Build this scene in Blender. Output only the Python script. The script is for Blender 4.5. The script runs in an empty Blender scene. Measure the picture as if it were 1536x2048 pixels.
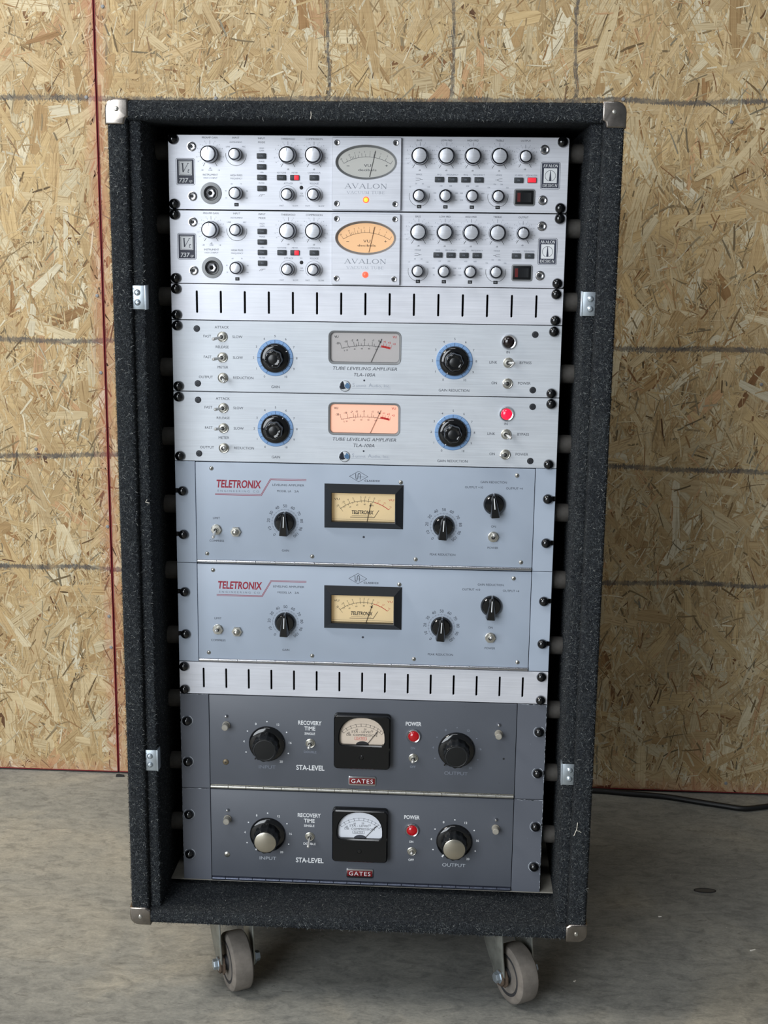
import bpy, bmesh, math, random
import numpy as np
from mathutils import Vector, Matrix, Euler

rnd = random.Random(11)
sc = bpy.context.scene
col = sc.collection
S = 0.001            # everything below is measured in millimetres on the rack
FLOOR = 142.0        # height of the lowest panel edge above the floor

# ------------------------------------------------------------------ camera
cam_d = bpy.data.cameras.new('camera')
cam_d.sensor_fit = 'VERTICAL'
cam_d.sensor_height = 36.0
cam_d.lens = 2586.54 / 2048.0 * 36.0
cam_d.clip_start = 0.02
cam = bpy.data.objects.new('camera', cam_d)
col.objects.link(cam)
_rt = Vector((0.99831201, 0.05688148, 0.01173136))
_up = Vector((-0.02324263, 0.20617099, 0.9782399))
_fw = Vector((-0.05322507, 0.97686131, -0.20714506))
_m = Matrix((_rt, _up, -_fw)).transposed().to_4x4()
_m.translation = Vector((0.11316585, -1.60394768, 0.85744396 + FLOOR * S))
cam.matrix_world = _m
sc.camera = cam

# ------------------------------------------------------------------ light
sc.view_settings.view_transform = 'Standard'
sc.view_settings.look = 'None'
sc.view_settings.gamma = 1.0
sc.view_settings.use_curve_mapping = False
sc.view_settings.exposure = 0.0

world = bpy.data.worlds.new('hall')
sc.world = world
world.use_nodes = True
world.node_tree.nodes['Background'].inputs['Color'].default_value = (0.86, 0.93, 1.0, 1)
world.node_tree.nodes['Background'].inputs['Strength'].default_value = 0.155


def ceiling_lamp(name, loc, target, size, power, colour):
    d = bpy.data.lights.new(name, 'AREA')
    d.shape = 'RECTANGLE'
    d.size, d.size_y = size
    d.energy = power
    d.color = colour
    o = bpy.data.objects.new(name, d)
    col.objects.link(o)
    o.location = loc
    o.rotation_euler = (Vector(target) - Vector(loc)).to_track_quat('-Z', 'Y').to_euler()
    return o


ceiling_lamp('ceiling_light_side', (-2.5, -0.55, 3.0), (-0.2, 0.4, 0.3), (0.9, 0.8), 80, (1.0, 0.945, 0.86))
ceiling_lamp('ceiling_light_wall', (-2.5, 0.12, 2.9), (0.0, 0.0, 0.2), (0.9, 0.5), 30, (1.0, 0.945, 0.86))
ceiling_lamp('ceiling_light_front', (-0.7, -2.0, 4.2), (0.0, 0.0, 0.6), (2.0, 0.5), 32, (0.93, 0.96, 1.0))
# the hall's open loading door, out of frame to the front left
ceiling_lamp('daylight_doorway', (-2.6, -4.4, 1.9), (0.0, 0.0, 0.7), (3.0, 3.4), 235, (0.90, 0.95, 1.0))


# ------------------------------------------------------------------ materials
def lin(c):
    return tuple(((x / 255) / 12.92 if x <= 10 else (((x / 255) + 0.055) / 1.055) ** 2.4) for x in c)


class NT:
    """tiny node-tree helper"""
    def __init__(self, name):
        self.m = bpy.data.materials.new(name)
        self.m.use_nodes = True
        self.t = self.m.node_tree
        self.b = self.t.nodes['Principled BSDF']
        self.out = self.t.nodes['Material Output']

    def n(self, kind, **kw):
        x = self.t.nodes.new(kind)
        for k, v in kw.items():
            if k.startswith('i_'):
                key = k[2:]
                key = int(key) if key.isdigit() else key.replace('_', ' ')
                x.inputs[key].default_value = v
            else:
                setattr(x, k, v)
        return x

    def l(self, a, b):
        self.t.links.new(a, b)

    def math(self, op, a, b=None, clamp=False):
        x = self.n('ShaderNodeMath', operation=op, use_clamp=clamp)
        for i, q in enumerate((a, b)):
            if q is None:
                continue
            if isinstance(q, (int, float)):
                x.inputs[i].default_value = q
            else:
                self.l(q, x.inputs[i])
        return x.outputs[0]

    def mix(self, fac, a, b, kind='MIX'):
        x = self.n('ShaderNodeMix', data_type='RGBA', blend_type=kind)
        for s, q in ((0, fac), (6, a), (7, b)):
            if isinstance(q, (int, float)):
                x.inputs[s].default_value = q
            elif isinstance(q, tuple):
                x.inputs[s].default_value = q if len(q) == 4 else q + (1,)
            else:
                self.l(q, x.inputs[s])
        return x.outputs[2]

    def ramp(self, fac, stops):
        x = self.n('ShaderNodeValToRGB')
        e = x.color_ramp.elements
        e[0].position, e[0].color = stops[0][0], stops[0][1] + (1,)
        e[1].position, e[1].color = stops[-1][0], stops[-1][1] + (1,)
        for p_, c_ in stops[1:-1]:
            q = e.new(p_)
            q.color = c_ + (1,)
        self.l(fac, x.inputs[0])
        return x.outputs[0]

    def noise(self, vec=None, scale=5.0, detail=4.0, rough=0.55, dist=0.0):
        x = self.n('ShaderNodeTexNoise', i_Scale=scale, i_Detail=detail, i_Roughness=rough, i_Distortion=dist)
        if vec is not None:
            self.l(vec, x.inputs['Vector'])
        return x.outputs[0]

    def mapping(self, vec, scale):
        x = self.n('ShaderNodeMapping')
        x.inputs['Scale'].default_value = scale
        self.l(vec, x.inputs['Vector'])
        return x.outputs[0]

    def bump(self, h, strength=0.3, dist=0.001):
        x = self.n('ShaderNodeBump', i_Strength=strength, i_Distance=dist)
        self.l(h, x.inputs['Height'])
        self.l(x.outputs[0], self.b.inputs['Normal'])


MATS = {}


def simple(name, c, rough=0.5, metal=0.0, emit=None, es=0.0, coat=0.0, var=0.0, vscale=60.0, spec=0.5):
    t = NT(name)
    t.b.inputs['Base Color'].default_value = lin(c) + (1,)
    t.b.inputs['Roughness'].default_value = rough
    t.b.inputs['Metallic'].default_value = metal
    t.b.inputs['Coat Weight'].default_value = coat
    t.b.inputs['Specular IOR Level'].default_value = spec
    if emit:
        t.b.inputs['Emission Color'].default_value = lin(emit) + (1,)
        t.b.inputs['Emission Strength'].default_value = es
    if var:
        tc = t.n('ShaderNodeTexCoord')
        nz = t.noise(tc.outputs['Object'], vscale, 5, 0.6)
        a = tuple(x * (1 - var) for x in lin(c))
        b = tuple(min(1, x * (1 + var)) for x in lin(c))
        t.l(t.ramp(nz, [(0.3, a), (0.7, b)]), t.b.inputs['Base Color'])
        r = t.n('ShaderNodeMapRange', i_3=max(0.05, rough - 0.1), i_4=min(1, rough + 0.12))
        t.l(nz, r.inputs[0])
        t.l(r.outputs[0], t.b.inputs['Roughness'])
    MATS[name] = t.m
    return t.m


def brushed(name, c, rough=0.42, metal=0.55):
    t = NT(name)
    tc = t.n('ShaderNodeTexCoord')
    v = t.mapping(tc.outputs['Object'], (12, 6, 620))
    g = t.noise(v, 1.0, 4, 0.65)
    w = t.noise(tc.outputs['Object'], 14, 4, 0.6, 0.6)
    base = lin(c)
    cc = t.ramp(g, [(0.25, tuple(x * 0.90 for x in base)), (0.75, tuple(min(1, x * 1.1) for x in base))])
    cc = t.mix(0.35, cc, t.ramp(w, [(0.35, (0.80, 0.80, 0.82)), (0.65, (1.0, 1.0, 1.0))]), 'MULTIPLY')
    t.l(cc, t.b.inputs['Base Color'])
    t.b.inputs['Metallic'].default_value = metal
    r = t.n('ShaderNodeMapRange', i_3=rough - 0.08, i_4=rough + 0.1)
    t.l(g, r.inputs[0])
    t.l(r.outputs[0], t.b.inputs['Roughness'])
    t.bump(g, 0.10, 0.0004)
    MATS[name] = t.m


brushed('aluminium', (222, 224, 231), 0.42, 0.4)
brushed('aluminium_satin', (206, 211, 217), 0.46, 0.4)
brushed('knob_silver', (226, 228, 234), 0.32, 0.75)
simple('knob_rim', (46, 48, 54), 0.25, 0.8)
simple('ink', (58, 62, 72), 0.7)
simple('ink_soft', (120, 126, 138), 0.7)
simple('ink_faint', (158, 165, 178), 0.7)
simple('ink_black', (24, 25, 28), 0.65)
simple('ink_white', (228, 230, 232), 0.6)
simple('ink_grey', (176, 182, 190), 0.6)
simple('ink_red', (150, 30, 52), 0.6)
simple('ink_scale_red', (205, 45, 40), 0.6)
simple('black_gloss', (10, 11, 13), 0.10, coat=0.4)
simple('black_plastic', (16, 18, 20), 0.28)
simple('black_satin', (22, 24, 27), 0.5)
simple('meter_black', (26, 28, 31), 0.42)
simple('bakelite', (12, 13, 15), 0.16)
simple('button_grey', (58, 62, 66), 0.45)
simple('chrome', (205, 205, 208), 0.16, 1.0)
simple('nickel', (192, 190, 182), 0.28, 0.9, var=0.12)
simple('cap_nickel', (150, 143, 136), 0.24, 1.0, var=0.25, vscale=45)
simple('lever_chrome', (216, 215, 212), 0.2, 0.55)
simple('zinc', (186, 196, 204), 0.38, 0.85, var=0.1)
simple('dark_steel', (60, 62, 66), 0.45, 0.7)
simple('brass_dull', (120, 108, 88), 0.5, 0.7, var=0.25)
simple('cap_aluminium', (200, 194, 180), 0.24, 1.0)
simple('rubber_mount', (66, 63, 59), 0.75, var=0.3, vscale=90)
simple('void_black', (4, 4, 5), 0.9)
simple('chassis', (20, 20, 22), 0.6, 0.3)
simple('rail_black', (13, 14, 15), 0.55, 0.2)
simple('tray_grey', (150, 146, 136), 0.55, 0.15, var=0.25, vscale=40)
simple('bezel_grey', (128, 130, 132), 0.45)
simple('jack_ring', (135, 137, 138), 0.45, 0.4)
simple('navy', (44, 48, 66), 0.5)
simple('dial_blue', (128, 164, 208), 0.4, 0.2)
simple('lamp_red', (120, 8, 16), 0.12, emit=(255, 10, 26), es=0.22, coat=0.6)
simple('lamp_red_bright', (190, 12, 36), 0.12, emit=(255, 24, 62), es=1.3, coat=0.6)
simple('lamp_dark', (20, 8, 9), 0.12, coat=0.6)
simple('led_amber', (255, 190, 60), 0.3, emit=(255, 190, 60), es=1.3)
simple('led_orange', (240, 90, 70), 0.3, emit=(255, 96, 70), es=1.0)
simple('button_lit', (200, 50, 62), 0.4, emit=(255, 40, 60), es=0.55)
simple('rocker_red', (96, 26, 26), 0.35)
simple('face_grey', (205, 204, 198), 0.6)
simple('face_amber', (238, 196, 150), 0.6, emit=(255, 170, 100), es=0.20)
simple('face_orange', (240, 205, 185), 0.6, emit=(255, 172, 132), es=0.34)
simple('face_pinkgrey', (205, 200, 198), 0.6)
simple('face_cream', (234, 212, 168), 0.6, emit=(255, 214, 150), es=0.13)
simple('face_ivory', (218, 202, 184), 0.6)
simple('face_white', (226, 230, 238), 0.6)
simple('badge_red', (128, 34, 38), 0.3, 0.3)
simple('cable_black', (14, 14, 16), 0.42)
simple('caster_steel', (150, 152, 146), 0.42, 0.75, var=0.25, vscale=50)
simple('caster_rubber', (112, 106, 99), 0.85, var=0.22, vscale=70)
simple('caster_hub', (42, 42, 44), 0.7)
simple('rust', (84, 70, 58), 0.8, 0.2, var=0.4, vscale=120)
simple('red_edge', (112, 14, 22), 0.7)
simple('wall_cavity', (30, 26, 24), 0.9)
simple('logo_blue', (92, 128, 165), 0.3, 0.4)
simple('logo_white', (220, 225, 230), 0.3, 0.4)
simple('logo_dark', (40, 44, 54), 0.3, 0.4)
simple('debris_dark', (26, 24, 24), 0.8)
simple('patch_dark', (70, 68, 64), 0.7)
simple('thread_white', (205, 200, 188), 0.9)


def paint(name, c, chip, amount):
    """enamel with faint mottling and worn flecks"""
    t = NT(name)
    tc = t.n('ShaderNodeTexCoord')
    big = t.noise(tc.outputs['Object'], 9, 3, 0.5)
    base = lin(c)
    cc = t.ramp(big, [(0.3, tuple(x * 0.92 for x in base)), (0.7, tuple(min(1, x * 1.06) for x in base))])
    sp = t.noise(tc.outputs['Object'], 210, 3, 0.7)
    m1 = t.math('GREATER_THAN', sp, 1 - amount)
    cc = t.mix(m1, cc, lin(chip))
    t.l(cc, t.b.inputs['Base Color'])
    t.b.inputs['Roughness'].default_value = 0.42
    t.bump(t.noise(tc.outputs['Object'], 900, 2, 0.5), 0.04, 0.0003)
    MATS[name] = t.m


paint('paint_blue', (169, 180, 195), (150, 160, 176), 0.22)
paint('paint_slate', (89, 93, 101), (66, 70, 80), 0.27)
paint('paint_slate_ear', (94, 98, 107), (150, 156, 162), 0.255)


def glass_mat():
    t = NT('meter_glass')
    tr = t.n('ShaderNodeBsdfTransparent')
    gl = t.n('ShaderNodeBsdfGlossy', i_Roughness=0.04)
    fr = t.n('ShaderNodeFresnel', i_IOR=1.35)
    mx = t.n('ShaderNodeMixShader')
    t.l(fr.outputs[0], mx.inputs[0])
    t.l(tr.outputs[0], mx.inputs[1])
    t.l(gl.outputs[0], mx.inputs[2])
    t.l(mx.outputs[0], t.out.inputs[0])
    MATS['meter_glass'] = t.m


glass_mat()


def carpet_mats():
    t = NT('carpet')
    tc = t.n('ShaderNodeTexCoord')
    a = t.noise(tc.outputs['Object'], 420, 5, 0.7, 1.2)
    cc = t.ramp(a, [(0.30, lin((22, 24, 27))), (0.55, lin((54, 57, 60))), (0.78, lin((108, 111, 111)))])
    b = t.noise(tc.outputs['Object'], 22, 3, 0.6)
    cc = t.mix(0.5, cc, t.ramp(b, [(0.35, (0.65, 0.65, 0.70)), (0.65, (1.15, 1.15, 1.1))]), 'MULTIPLY')
    t.l(cc, t.b.inputs['Base Color'])
    t.b.inputs['Roughness'].default_value = 1.0
    t.b.inputs['Specular IOR Level'].default_value = 0.1
    t.bump(a, 0.9, 0.003)
    MATS['carpet'] = t.m
    t = NT('carpet_fibre')
    at = t.n('ShaderNodeAttribute', attribute_name='Col')
    t.l(at.outputs['Color'], t.b.inputs['Base Color'])
    t.b.inputs['Roughness'].default_value = 1.0
    t.b.inputs['Specular IOR Level'].default_value = 0.1
    MATS['carpet_fibre'] = t.m


carpet_mats()

SEAM_X = -0.5085
LINES_Z = (1083, 675, 466.5, 258)
LINES_X = (-114, 93.5, 299.5)


def wood_marks(t, cc):
    """grey chalk grid and red overspray that lie on the sheets themselves"""
    geo = t.n('ShaderNodeNewGeometry')
    sep = t.n('ShaderNodeSeparateXYZ')
    t.l(geo.outputs['Position'], sep.inputs[0])
    X, Z = sep.outputs[0], sep.outputs[2]
    wob = t.math('MULTIPLY', t.math('SUBTRACT', t.noise(t.mapping(geo.outputs['Position'], (5, 1, 5)), 1.0, 2, 0.5), 0.5), 0.020)
    fine = t.math('MULTIPLY', t.noise(t.mapping(geo.outputs['Position'], (520, 1, 70)), 1.0, 3, 0.75), 0.016)
    tot = None
    for z in LINES_Z:
        d = t.math('ABSOLUTE', t.math('ADD', t.math('SUBTRACT', Z, (z + FLOOR) * S), wob))
        m1 = t.math('LESS_THAN', t.math('ADD', d, fine), 0.0122)
        tot = m1 if tot is None else t.math('MAXIMUM', tot, m1)
    for x in LINES_X:
        d = t.math('ABSOLUTE', t.math('ADD', t.math('SUBTRACT', X, x * S), wob))
        m1 = t.math('MULTIPLY', t.math('LESS_THAN', t.math('ADD', d, fine), 0.0108), t.math('GREATER_THAN', Z, (1083 + FLOOR) * S))
        tot = t.math('MAXIMUM', tot, m1)
    stren = t.n('ShaderNodeMapRange', i_1=0.3, i_2=0.6, i_3=0.35, i_4=0.85)
    t.l(t.noise(t.mapping(geo.outputs['Position'], (40, 1, 90)), 1.0, 4, 0.7), stren.inputs[0])
    cc = t.mix(t.math('MULTIPLY', tot, stren.outputs[0]), cc, lin((72, 72, 74)))
    # red overspray along the joint and the bottom edge
    dx = t.math('ABSOLUTE', t.math('SUBTRACT', X, SEAM_X))
    nz = t.math('MULTIPLY', t.noise(t.mapping(geo.outputs['Position'], (160, 1, 30)), 1.0, 4, 0.75), 0.044)
    sx = t.math('MULTIPLY', t.math('SUBTRACT', 1.0, t.math('DIVIDE', t.math('ADD', dx, nz), 0.046), True), 1.3, True)
    sz = t.math('SUBTRACT', 1.0, t.math('DIVIDE', t.math('ADD', Z, nz), 0.052), True)
    cc = t.mix(t.math('MULTIPLY', t.math('MAXIMUM', sx, sz), 0.55), cc, lin((172, 78, 70)))
    return cc


def osb_mats():
    t = NT('osb_flake')
    at = t.n('ShaderNodeAttribute', attribute_name='Col')
    uv = t.n('ShaderNodeUVMap', uv_map='grain')
    g = t.noise(t.mapping(uv.outputs[0], (11, 430, 1)), 1.0, 4, 0.65, 0.3)
    cc = t.mix(1.0, at.outputs['Color'], t.ramp(g, [(0.30, (0.42, 0.35, 0.27)), (0.45, (0.90, 0.88, 0.84)), (0.6, (1, 1, 1)), (0.8, (1.14, 1.14, 1.14))]), 'MULTIPLY')
    geo = t.n('ShaderNodeNewGeometry')
    scan = t.noise(t.mapping(geo.outputs['Position'], (8, 1, 320)), 1.0, 2, 0.5)
    cc = t.mix(0.35, cc, t.ramp(scan, [(0.35, (0.82, 0.80, 0.76)), (0.65, (1.06, 1.06, 1.06))]), 'MULTIPLY')
    cc = wood_marks(t, cc)
    t.l(cc, t.b.inputs['Base Color'])
    t.b.inputs['Roughness'].default_value = 0.62
    t.b.inputs['Specular IOR Level'].default_value = 0.25
    t.bump(g, 0.35, 0.0008)
    MATS['osb_flake'] = t.m
    t = NT('osb_core')
    tc = t.n('ShaderNodeTexCoord')
    g = t.noise(t.mapping(tc.outputs['Object'], (60, 60, 18)), 1.0, 5, 0.7, 1.0)
    cc = t.ramp(g, [(0.3, lin((120, 88, 55))), (0.5, lin((178, 142, 96))), (0.7, lin((205, 172, 122)))])
    t.l(cc, t.b.inputs['Base Color'])
    t.b.inputs['Roughness'].default_value = 0.7
    MATS['osb_core'] = t.m


osb_mats()


def concrete():
    t = NT('concrete')
    tc = t.n('ShaderNodeTexCoord')
    P = tc.outputs['Object']
    big = t.noise(P, 3.0, 5, 0.6, 0.8)
    mid = t.noise(t.mapping(P, (34, 70, 1)), 1.0, 7, 0.72, 0.9)
    fine = t.noise(t.mapping(P, (210, 420, 1)), 1.0, 5, 0.7)
    cc = t.ramp(big, [(0.32, lin((117, 118, 115))), (0.5, lin((133, 133, 128))), (0.68, lin((151, 147, 136)))])
    cc = t.mix(0.75, cc, t.ramp(mid, [(0.34, (0.55, 0.56, 0.57)), (0.5, (0.98, 0.98, 0.97)), (0.66, (1.28, 1.26, 1.22))]), 'MULTIPLY')
    cc = t.mix(0.6, cc, t.ramp(fine, [(0.3, (0.62, 0.62, 0.62)), (0.7, (1.2, 1.2, 1.18))]), 'MULTIPLY')
    sm = t.noise(t.mapping(P, (20, 85, 1)), 1.0, 4, 0.7, 1.5)
    cc = t.mix(t.math('MULTIPLY', t.math('GREATER_THAN', sm, 0.665), 0.5), cc, lin((70, 68, 64)))
    sp = t.noise(P, 190, 2, 0.5)
    cc = t.mix(t.math('MULTIPLY', t.math('GREATER_THAN', sp, 0.765), 0.7), cc, lin((205, 200, 188)))
    t.l(cc, t.b.inputs['Base Color'])
    r = t.n('ShaderNodeMapRange', i_3=0.45, i_4=0.75)
    t.l(mid, r.inputs[0])
    t.l(r.outputs[0], t.b.inputs['Roughness'])
    t.bump(fine, 0.12, 0.001)
    MATS['concrete'] = t.m


concrete()


# ------------------------------------------------------------------ mesh helpers
class MB:
    def __init__(self):
        self.v, self.f = [], []

    def add(self, vs, fs):
        o = len(self.v)
        self.v.extend(vs)
        self.f.extend([tuple(i + o for i in q) for q in fs])
        return self

    def loops(self, rings, cap0=True, cap1=True, closed=True):
        n = len(rings[0])
        vs = [p for r in rings for p in r]
        fs = []
        for k in range(len(rings) - 1):
            for i in range(n if closed else n - 1):
                j = (i + 1) % n
                fs.append((k * n + i, k * n + j, (k + 1) * n + j, (k + 1) * n + i))
        if cap0:
            fs.append(tuple(range(n - 1, -1, -1)))
        if cap1:
            b = (len(rings) - 1) * n
            fs.append(tuple(range(b, b + n)))
        return self.add(vs, fs)

    def lathe(self, prof, n=28, c=(0, 0, 0), lobes=0, amp=0.0, lobe_from=None):
        """revolve (radius, y) pairs about the y axis"""
        rings = []
        for r, y in prof:
            ring = []
            for i in range(n):
                a = 2 * math.pi * i / n
                rr = r
                if lobes and (lobe_from is None or y <= lobe_from):
                    rr = r * (1 + amp * math.cos(lobes * a))
                ring.append((c[0] + rr * math.cos(a), c[1] + y, c[2] + rr * math.sin(a)))
            rings.append(ring)
        return self.loops(rings)

    def ring(self, prof, n=32, c=(0, 0, 0)):
        """closed lathe without caps (profile loop)"""
        prof = list(prof) + [prof[0]]
        rings = [[(c[0] + r * math.cos(2 * math.pi * i / n), c[1] + y, c[2] + r * math.sin(2 * math.pi * i / n)) for i in range(n)] for r, y in prof]
        return self.loops(rings, False, False)

    def box(self, x0, x1, y0, y1, z0, z1):
        v = [(x, y, z) for x in (x0, x1) for y in (y0, y1) for z in (z0, z1)]
        return self.add(v, [(0, 1, 3, 2), (4, 6, 7, 5), (0, 4, 5, 1), (2, 3, 7, 6), (0, 2, 6, 4), (1, 5, 7, 3)])

    def rbox(self, cx, cz, w, h, rad, yf, yb, bev=0.6, seg=4):
        """rounded rectangle block, bevelled front edge; front at yf, back at yb (yf < yb)"""
        def loop(d, y):
            return [(x, y, z) for x, z in rrect(cx, cz, w - 2 * d, h - 2 * d, max(rad - d, 0.05), seg)]
        return self.loops([loop(bev, yf), loop(bev * 0.3, yf + bev * 0.3), loop(0, yf + bev), loop(0, yb)])

    def prism(self, pts, y0, y1):
        return self.loops([[(x, y0, z) for x, z in pts], [(x, y1, z) for x, z in pts]])

    def flat(self, pts, y):
        return self.add([(x, y, z) for x, z in pts], [tuple(range(len(pts)))])

    def stroke(self, p, q, w0, w1=None, y=-0.1):
        w1 = w0 if w1 is None else w1
        d = Vector((q[0] - p[0], q[1] - p[1]))
        if d.length < 1e-9:
            return self
        nrm = Vector((-d.y, d.x)).normalized()
        return self.flat([(p[0] + nrm.x * w0 / 2, p[1] + nrm.y * w0 / 2), (p[0] - nrm.x * w0 / 2, p[1] - nrm.y * w0 / 2),
                          (q[0] - nrm.x * w1 / 2, q[1] - nrm.y * w1 / 2), (q[0] + nrm.x * w1 / 2, q[1] + nrm.y * w1 / 2)], y)

    def line(self, pts, w, y=-0.1):
        for a, b in zip(pts[:-1], pts[1:]):
            self.stroke(a, b, w, y=y)
        return self

    def arc(self, cx, cz, r, a0, a1, w, y=-0.1, n=28):
        """annular arc; angles in degrees, clockwise from twelve o'clock"""
        vs, fs = [], []
        for i in range(n + 1):
            a = math.radians(a0 + (a1 - a0) * i / n)
            for rr in (r - w / 2, r + w / 2):
                vs.append((cx + rr * math.sin(a), y, cz + rr * math.cos(a)))
        for i in range(n):
            fs.append((2 * i, 2 * i + 1, 2 * i + 3, 2 * i + 2))
        return self.add(vs, fs)

    def ticks(self, cx, cz, r0, r1, angs, w, y=-0.1):
        for a in angs:
            s, c = math.sin(math.radians(a)), math.cos(math.radians(a))
            self.stroke((cx + r0 * s, cz + r0 * c), (cx + r1 * s, cz + r1 * c), w, y=y)
        return self

    def disc(self, cx, cz, r, y=-0.1, n=16):
        return self.flat([(cx + r * math.cos(2 * math.pi * i / n), cz + r * math.sin(2 * math.pi * i / n)) for i in range(n)], y)

    def rframe(self, cx, cz, w, h, rad, lw, y=-0.1):
        a = rrect(cx, cz, w, h, rad)
        b = rrect(cx, cz, w - 2 * lw, h - 2 * lw, max(rad - lw, 0.05))
        n = len(a)
        return self.add([(x, y, z) for x, z in a] + [(x, y, z) for x, z in b], [(i, (i + 1) % n, n + (i + 1) % n, n + i) for i in range(n)])

    def tube(self, pts, r, n=10):
        P = [Vector(p) for p in pts]
        rr = r if isinstance(r, (list, tuple)) else [r] * len(P)
        rings, prev = [], None
        for i, p in enumerate(P):
            d = (P[min(i + 1, len(P) - 1)] - P[max(i - 1, 0)]).normalized()
            if prev is None:
                up = Vector((0, 0, 1)) if abs(d.z) < 0.9 else Vector((1, 0, 0))
                s = d.cross(up).normalized()
            else:
                s = (prev - d * prev.dot(d)).normalized()
            prev = s
            t = d.cross(s)
            rings.append([tuple(p + (s * math.cos(2 * math.pi * k / n) + t * math.sin(2 * math.pi * k / n)) * rr[i]) for k in range(n)])
        return self.loops(rings)

    def mesh(self, name, angle=35, recalc=True):
        me = bpy.data.meshes.new(name)
        me.from_pydata([(a * S, b * S, c * S) for a, b, c in self.v], [], self.f)
        if recalc:
            bm = bmesh.new()
            bm.from_mesh(me)
            bmesh.ops.recalc_face_normals(bm, faces=bm.faces)
            bm.to_mesh(me)
            bm.free()
        me.shade_smooth()
        me.set_sharp_from_angle(angle=math.radians(angle))
        return me


def rrect(cx, cz, w, h, r, seg=4):
    r = min(r, w / 2 - 1e-4, h / 2 - 1e-4)
    out = []
    for sx, sz, a0 in ((1, 1, 0), (-1, 1, 90), (-1, -1, 180), (1, -1, 270)):
        for i in range(seg + 1):
            a = math.radians(a0 + 90 * i / seg)
            out.append((cx + sx * (w / 2 - r) + r * math.cos(a), cz + sz * (h / 2 - r) + r * math.sin(a)))
    return out


def ellipse(cx, cz, rx, rz, n=48):
    return [(cx + rx * math.cos(2 * math.pi * i / n), cz + rz * math.sin(2 * math.pi * i / n)) for i in range(n)]


def circle(cx, cz, r, n=16):
    return ellipse(cx, cz, r, r, n)


def plate(loops, yf, yb, bev=0.0):
    """flat sheet with real holes: first loop is the outline, the others are cut out"""
    c = bpy.data.curves.new('tmp', 'CURVE')
    c.dimensions = '2D'
    c.fill_mode = 'BOTH'
    th = (yb - yf) / 2
    c.extrude = th - bev
    if bev:
        c.bevel_depth = bev
        c.bevel_resolution = 0
        c.offset = -bev
    for lp in loops:
        s = c.splines.new('POLY')
        s.points.add(len(lp) - 1)
        s.use_cyclic_u = True
        for p, (x, z) in zip(s.points, lp):
            p.co = (x, z, 0, 1)
    o = bpy.data.objects.new('tmp', c)
    me = bpy.data.meshes.new_from_object(o)
    mb = MB()
    mid = (yf + yb) / 2
    mb.add([(v.co.x, mid - v.co.z, v.co.y) for v in me.vertices], [tuple(p.vertices) for p in me.polygons])
    bpy.data.objects.remove(o)
    bpy.data.curves.remove(c)
    bpy.data.meshes.remove(me)
    bm = bmesh.new()
    vs = [bm.verts.new(q) for q in mb.v]
    for q in mb.f:
        try:
            bm.faces.new([vs[i] for i in q])
        except ValueError:
            pass
    bmesh.ops.remove_doubles(bm, verts=bm.verts, dist=1e-4)
    out = MB()
    bm.verts.index_update()
    out.add([tuple(v.co) for v in bm.verts], [tuple(v.index for v in f.verts) for f in bm.faces])
    bm.free()
    return out


_txt = {}


def glyphs(body, shear, space, bold):
    k = (body, shear, space, bold)
    if k not in _txt:
        c = bpy.data.curves.new('tmp', 'FONT')
        c.body = body
        c.size = 1.0 / 0.682
        c.resolution_u = 3
        c.shear = shear
        c.space_character = space
        c.offset = bold
        o = bpy.data.objects.new('tmp', c)
        me = bpy.data.meshes.new_from_object(o)
        vs = [(v.co.x, v.co.y) for v in me.vertices]
        fs = [tuple(p.vertices) for p in me.polygons]
        bpy.data.objects.remove(o)
        bpy.data.curves.remove(c)
        bpy.data.meshes.remove(me)
        _txt[k] = (vs, fs)
    return _txt[k]


def text(mb, body, x, z, h, w=None, y=-0.1, rot=0.0, shear=0.0, space=1.0, bold=0.0, align='c'):
    """lettering of cap height h (and total width w) centred on (x, z); rot in degrees clockwise"""
    vs, fs = glyphs(body, shear, space, bold)
    if not vs:
        return
    x0, x1 = min(v[0] for v in vs), max(v[0] for v in vs)
    sx = h if w is None else w / max(x1 - x0, 1e-6)
    ox = (x0 + x1) / 2 if align == 'c' else (x0 if align == 'l' else x1)
    a = math.radians(-rot)
    ca, sa = math.cos(a), math.sin(a)
    out = []
    for px, pz in vs:
        px, pz = (px - ox) * sx, (pz - 0.5) * h
        out.append((x + px * ca - pz * sa, y, z + px * sa + pz * ca))
    mb.add(out, fs)


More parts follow.
